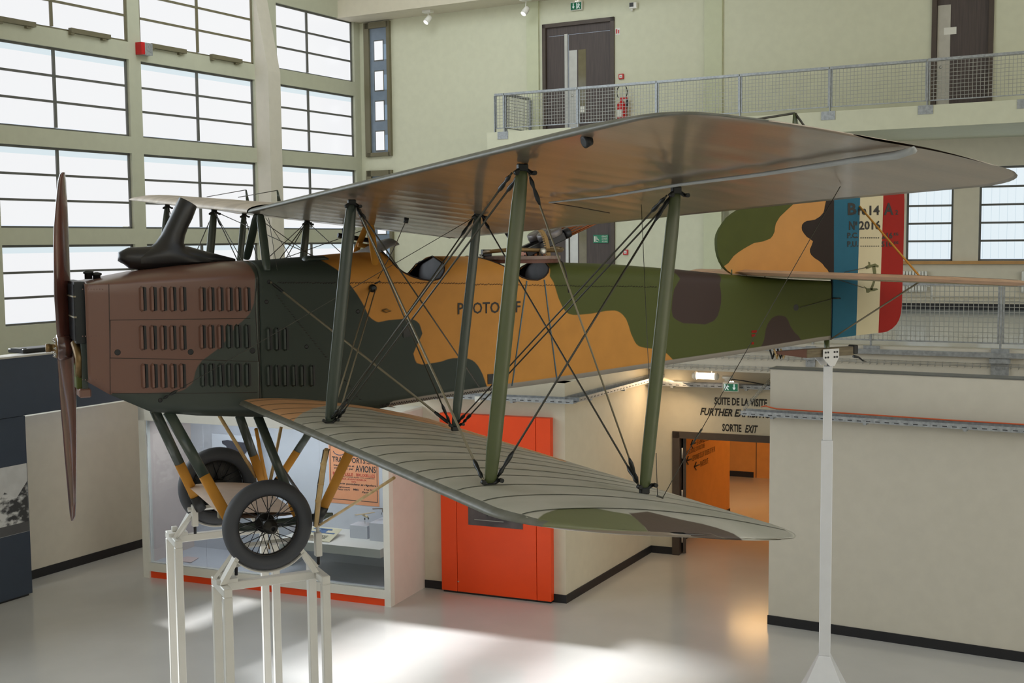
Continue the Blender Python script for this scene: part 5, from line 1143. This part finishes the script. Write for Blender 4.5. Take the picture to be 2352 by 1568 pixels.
# fairing wing between the wheels
G = []
for y in np.linspace(-.70, .70, 12):
    r = []
    for s_ in np.linspace(0, 1, 10): x = XW-.30+.62*s_; r.append((x, y, ZW+.05+.035*th(s_)-.03*s_))
    G.append(r)
k = MB(); k.grid(G); k.grid([[(x, y, ZW+.05-.03*(x-XW+.3)/.62-.015*math.sin(math.pi*(x-XW+.3)/.62)) for x, y, z in r] for r in G])
k.build('axle_fairing', mat('fairing_fabric', (220, 196, 178), .5), AIR, recalc=False)
MB().box(WF, XW-.2, XW+.28, ZW-.10, ZW+.03, -.03, .03).build('fairing_keel', m_cable_l, AIR)
for s in (-1, 1):
    wc = np.array([XW, s*YW, ZW]); we = empty('wheel', wc, parent=AIR)
    R, r0 = RW_-.062, .062
    prof = [(R+r0*math.cos(t), s*r0*1.12*math.sin(t)) for t in np.linspace(-math.pi, math.pi, 25)]
    k = MB(); k.lathe(wc, (0, 1, 0), prof, 64); k.build('tyre', m_rubber, we)
    prof = [(.25, -.03), (.245, -.02), (.238, -.028), (.234, 0), (.238, .028), (.245, .02), (.25, .03), (.254, 0), (.25, -.03)]
    k = MB(); k.lathe(wc, (0, 1, 0), prof, 48); k.build('rim', m_rim, we)
    k = MB(); k.lathe(wc, (0, s, 0), [(.035, -.12), (.078, -.115), (.078, -.07), (.038, -.065), (.038, .05), (.058, .055), (.058, .075), (.046, .08), (.046, .13), (.030, .135), (.030, .17), (.018, .17), (.018, .12)], 24); k.build('hub', m_rim, we)
    for i in range(8):
        t = 2*math.pi*i/8; c = wc+np.array([.042*math.cos(t), -s*.11, .042*math.sin(t)]); MB().lathe(c, (0, -s, 0), [(.008, 0), (.008, .02)], 6, False).build('hub_bolt', m_gun, we)
    for i in range(32):
        t = 2*math.pi*i/32; side = 1 if i % 2 else -1; t2 = t+(.75 if (i//2) % 2 else -.75)
        a = wc+np.array([.045*math.cos(t2), s*(.062 if side > 0 else -.10), .045*math.sin(t2)]); b = wc+np.array([.24*math.cos(t), 0, .24*math.sin(t)])
        MB().tube([a, a+(b-a)*.9, b], [.0034, .0034, .005], 4).build('spoke', m_gun, we)
    if s > 0:
        k = MB(); k.lathe(wc, (0, 1, 0), [(.238, .03), (.05, .06), (.05, .058), (.238, .028), (.238, .03)], 32); k.build('inner_cover', mat('wheel_cover_fabric', (60, 58, 56), .7), we, recalc=False)
    q = wc+np.array([0, s*.03, -.19]); MB().tube([q, q+np.array([-.01, 0, .05])], .006, 6).build('valve', m_brass, we)
# ------------------------------------------------------------------ gun ring and guns
gr = empty('gun_ring', (4.06, 0, 4.98), parent=AIR)
gx0, gx1 = Y(1101, 596)[0], Y(1276, 600)[0]; gc = (gx0+gx1)/2; grr = (gx1-gx0)/2; gz = (Y(1101, 592)[2]+Y(1276, 597)[2])/2
k = MB(); k.lathe((gc, 0, gz), (0, 0, 1), [(grr-.07, -.0), (grr, -.0), (grr, .03), (grr-.07, .03), (grr-.07, 0)], 48, False); k.build('ring_plate', m_wood, gr)
k = MB(); k.lathe((gc, 0, gz-.035), (0, 0, 1), [(grr-.06, 0), (grr-.015, 0), (grr-.015, .034), (grr-.06, .034), (grr-.06, 0)], 48, False); k.build('lower_ring', m_leather, gr)
aa = [Y(1112, 579, -.1), Y(1130, 577, -.25), Y(1165, 574, -.35), Y(1200, 573, -.38), Y(1245, 575, -.30), Y(1288, 575, -.05), Y(1292, 572, .0)]
MB().tube(aa, .018, 10).build('gun_bow', m_brass, gr)
MB().tube([Y(1292, 572, 0), Y(1285, 570, .2), Y(1240, 568, .35)], .018, 10).build('gun_bow', m_brass, gr)
MB().lathe(Y(1245, 577, -.32), (0, -1, 0), [(.03, 0), (.03, .03), (.012, .035)], 12).build('clamp_knob', m_steel, gr)
q = Y(1116, 580, -.08); MB().box(Fr(q, (1, 0, 0)), -.04, .05, gz+.03, q[2]+.03, -.03, .03, .006).build('bow_pivot', m_gun, gr)
MB().lathe(q+np.array([-.05, 0, -.05]), (0, 0, 1), [(.025, 0), (.025, .015), (.015, .018), (.015, .03), (.025, .035)], 10).build('bow_spring', m_steel, gr)
arc = [(1262, 590), (1261, 575), (1259, 560), (1255, 545), (1248, 532), (1240, 523), (1232, 519)]
k = MB(); o_ = [Y(a+3, b, -.2) for a, b in arc]; i_ = [Y(a-5, b+1, -.2) for a, b in arc]
k.prism(o_+i_[::-1], (0, .012, 0)); arc_o = k.build('elevation_arch', m_brass, gr)
for i in range(len(arc)-1):
    for f_ in (0, .33, .66):
        a = np.array(arc[i])+(np.array(arc[i+1])-np.array(arc[i]))*f_; q = Y(a[0]-7, a[1]+1, -.2); MB().box(Fr(q, (1, 0, 0)), -.008, .008, q[2]-.006, q[2]+.006, -.012, 0).build('arch_tooth', m_brass, arc_o)
q = [Y(1170, 545, .3), Y(1160, 530, .3)]; MB().tube(q, .02, 8).build('far_arch', m_gun, gr)
for i in range(5): 
    q = Y(1205+i*10, 583, -.05); MB().box(Fr(q, (1, 0, 0)), -.012, .012, gz+.03, q[2]+.02, -.05, .05).build('bow_bracket', m_brass if i % 2 else m_gunw, gr)
for gi, (dy, dpx) in enumerate(((-.08, 0), (.12, -4))):
    A0 = Y(1212, 578, -.08)+np.array([0, dy+.08, 0]); B0 = Y(1372, 503, -.08)+np.array([0, dy+.08, 0]); D = B0-A0; L_ = np.linalg.norm(D); U_ = D/L_; V_ = nrm(np.cross(U_, [0, 1, 0])); V_ = V_ if V_[2] > 0 else -V_
    ge = empty('machine_gun', A0, parent=AIR)
    fr = Fr(A0, (1, 0, 0)); fr.p = A0.copy(); fr.d = U_; fr.z = V_; fr.n = np.array([0, -1., 0])
    MB().box(fr, -.03, .42, -.045, .03, -.03, .03, .006).build('receiver', m_gun, ge)
    MB().tube([fr.P(-.1, -.06, 0), fr.P(-.02, -.02, 0), fr.P(.05, 0, 0)], [.012, .016, .014], 8).build('spade_grip', m_gun, ge)
    MB().box(fr, .10, .16, -.12, -.04, -.015, .015, .004).build('trigger_guard', m_gun, ge)
    MB().lathe(fr.P(.28, .03, 0), V_, [(.02, 0), (.118, .0), (.124, .01), (.124, .06), (.112, .07), (.03, .06), (.02, .075), (0, .075)], 28).build('drum_magazine', mat('magazine_metal', (110, 104, 104), .35, .5), ge)
    for t in range(5): MB().lathe(fr.P(.28, .062, 0), V_, [(.028+.014*t, 0), (.031+.014*t, .005), (.034+.014*t, 0)], 24).build('drum_rib', m_gun, ge)
    MB().lathe(fr.P(.42, 0, 0), U_, [(.045, 0), (.05, .02), (.05, .06), (.042, .065)], 16).build('barrel_collar', m_gun, ge)
    for t in range(10):
        th_ = 2*math.pi*t/10; o1 = V_*.036*math.cos(th_)+np.array([0, 1., 0])*.036*math.sin(th_)
        MB().tube([fr.P(.47, 0, 0)+o1, fr.P(1.0, 0, 0)+o1], .0075, 6).build('cooling_fin', m_gunw, ge)
    MB().tube([fr.P(.45, 0, 0), fr.P(1.02, 0, 0)], .018, 10).build('barrel', m_steel, ge)
MB().tube([Y(1284, 597, -.3), Y(1292, 602, -.36), Y(1300, 625, -.42), Y(1304, 650, -.43), Y(1306, 672, -.43)], .006, 6).build('lacing_cord', m_seam, AIR)
# ------------------------------------------------------------------ trestles under the wheels
def trestle(x0, x1, y0, y1, zt_, label, near):
    e = empty('trestle', ((x0+x1)/2, (y0+y1)/2, 0), label, 'trestle', 'white steel wheel trestles'); t = .034; yc = (y0+y1)/2
    m = mat('white_trestle_paint', (214, 212, 206), .3, var=.02)
    for x in (x0, x1):
        for y in (y0, y1):
            MB().box(WF, x-t, x+t, 0, zt_-.0, -y-t, -y+t, .006).build('leg', m, e)
        MB().box(WF, x-t, x+t, zt_, zt_+2*t, -y1-t, -y0+t, .006).build('cross_bar', m, e)
    MB().box(WF, x0+t, x1-t, zt_, zt_+2*t, -yc-t, -yc+t, .006).build('long_rail', m, e)
    zr = zt_+2*t
    MB().box(WF, x0-.05, x0+.12, zr, zr+.03, -yc-.05, -yc+.05).build('clamp_bar', m, e); MB().box(WF, x0-.01, x0+.04, zr+.03, zr+.075, -yc-.06, -yc-.01, .004).build('stop_block', m, e)
    k = MB(); a0 = []
    for t_ in np.linspace(math.radians(222), math.radians(318), 14): a0.append((XW+(RW_+.012)*math.cos(t_), ZW+(RW_+.012)*math.sin(t_)))
    yw = -YW if near else YW
    k.grid([[(x, yw-.05, max(z, zr+.002)), (x, yw+.05, max(z, zr+.002))] for x, z in a0]); c_ = k.build('cradle_strap', m, e, recalc=False); c_.modifiers.new('t', 'SOLIDIFY').thickness = .008
    for sx in (-1, 1):
        xa = XW+sx*.27; xb = XW+sx*(.40)
        MB().prism([(xb, yw-.045, zr+.005), (xb-sx*.05, yw-.045, zr+.005), (xa-sx*.03, yw-.045, zr+.20), (xa+sx*.0, yw-.045, zr+.22)], (0, .09, 0)).build('cradle_plate', m, e)
        MB().tube([(XW+sx*.42, yw+.09*(1 if near else -1), zr+.01), (XW+sx*.22, yw+.09*(1 if near else -1), zr+.26)], .022, 4, smooth=False).build('brace', m, e)
    yj = yw+.10*(1 if near else -1)
    MB().tube([(XW-.3, yj, zr+.26), (XW+.40, yj, zr+.26)], .022, 4, smooth=False).build('brace_rail', m, e)
    for xj in (XW-.24, XW+.44):
        MB().box(WF, xj-.028, xj+.028, zr+.10, zr+.30, -yj-.028, -yj+.028, .006).build('screw_jack', m, e)
        MB().tube([(xj, yj, zr+.03), (xj, yj, zr+.12)], .014, 8).build('jack_screw', m_gun, e); MB().tube([(xj, yj, zr+.30), (xj, yj, ZW-.02)], [.014, .02], 8).build('jack_head', m, e)
    return e
trestle(.985, 1.775, -1.02, -.64, 2.445, 'white steel trestle under the nearer landing wheel', True)
trestle(.95, 1.84, .74, 1.14, 2.445, 'white steel trestle under the farther landing wheel', False)
# tail support column
e = empty('support_column', (7.88, 0, 0), 'white square steel column holding up the tail skid', 'support column')
zc1 = Y(1900, 1010)[2]; zc2 = Y(1900, 840)[2]; zf = Y(1905, 1500)[2]; xq = Y(1900, 1010)[0]
m_col = mat('white_column_paint', (226, 226, 228), .3, var=.02)
def colfr(x): f_ = Fr((x, 0, 0), nrm((1, -.9, 0))); return f_
cf = colfr(xq)
MB().box(cf, -.062, .062, zf, zc1, -.062, .062, .006).build('outer_tube', m_col, e); MB().box(cf, -.048, .048, zc1, zc2, -.048, .048, .005).build('inner_tube', m_col, e)
MB().tube([(xq, 0, zc2), (xq, 0, zc2+.10)], .016, 10).build('threaded_rod', m_steel, e)
a = Y(1881, 827)[0]; b = Y(1917, 827)[0]; zp0 = Y(1900, 829)[2]; zp1 = Y(1900, 800)[2]
for yy in (-.07, .07):
    MB().prism([(a, yy, zp0+.04), (a, yy, zp1), (b, yy, zp1), (b, yy, zp0+.04), (xq+.03, yy, zp0-.05), (xq-.03, yy, zp0-.05)], (0, .008, 0)).build('clamp_plate', m_col, e)
for i in range(2):
    for j in range(4):
        MB().lathe((a+.03+(b-a-.06)*[0, .22, .78, 1][j], -.071, zp1-.035-.055*i), (0, -1, 0), [(.011, 0), (.011, .006)], 10).build('bolt_hole', m_gun, e)
k = MB(); w0, w1 = .062, .30
k.add([cf.P(sx*w_, z, sy*w_) for w_, z in ((w1, 0.02), (w0, zf)) for sx, sy in ((-1, -1), (1, -1), (1, 1), (-1, 1))], [(0, 1, 5, 4), (1, 2, 6, 5), (2, 3, 7, 6), (3, 0, 4, 7), (0, 3, 2, 1), (4, 5, 6, 7)]); k.build('flared_foot', m_col, e)
MB().box(cf, -.34, .34, 0, .02, -.34, .34).build('base_plate', m_col, e)
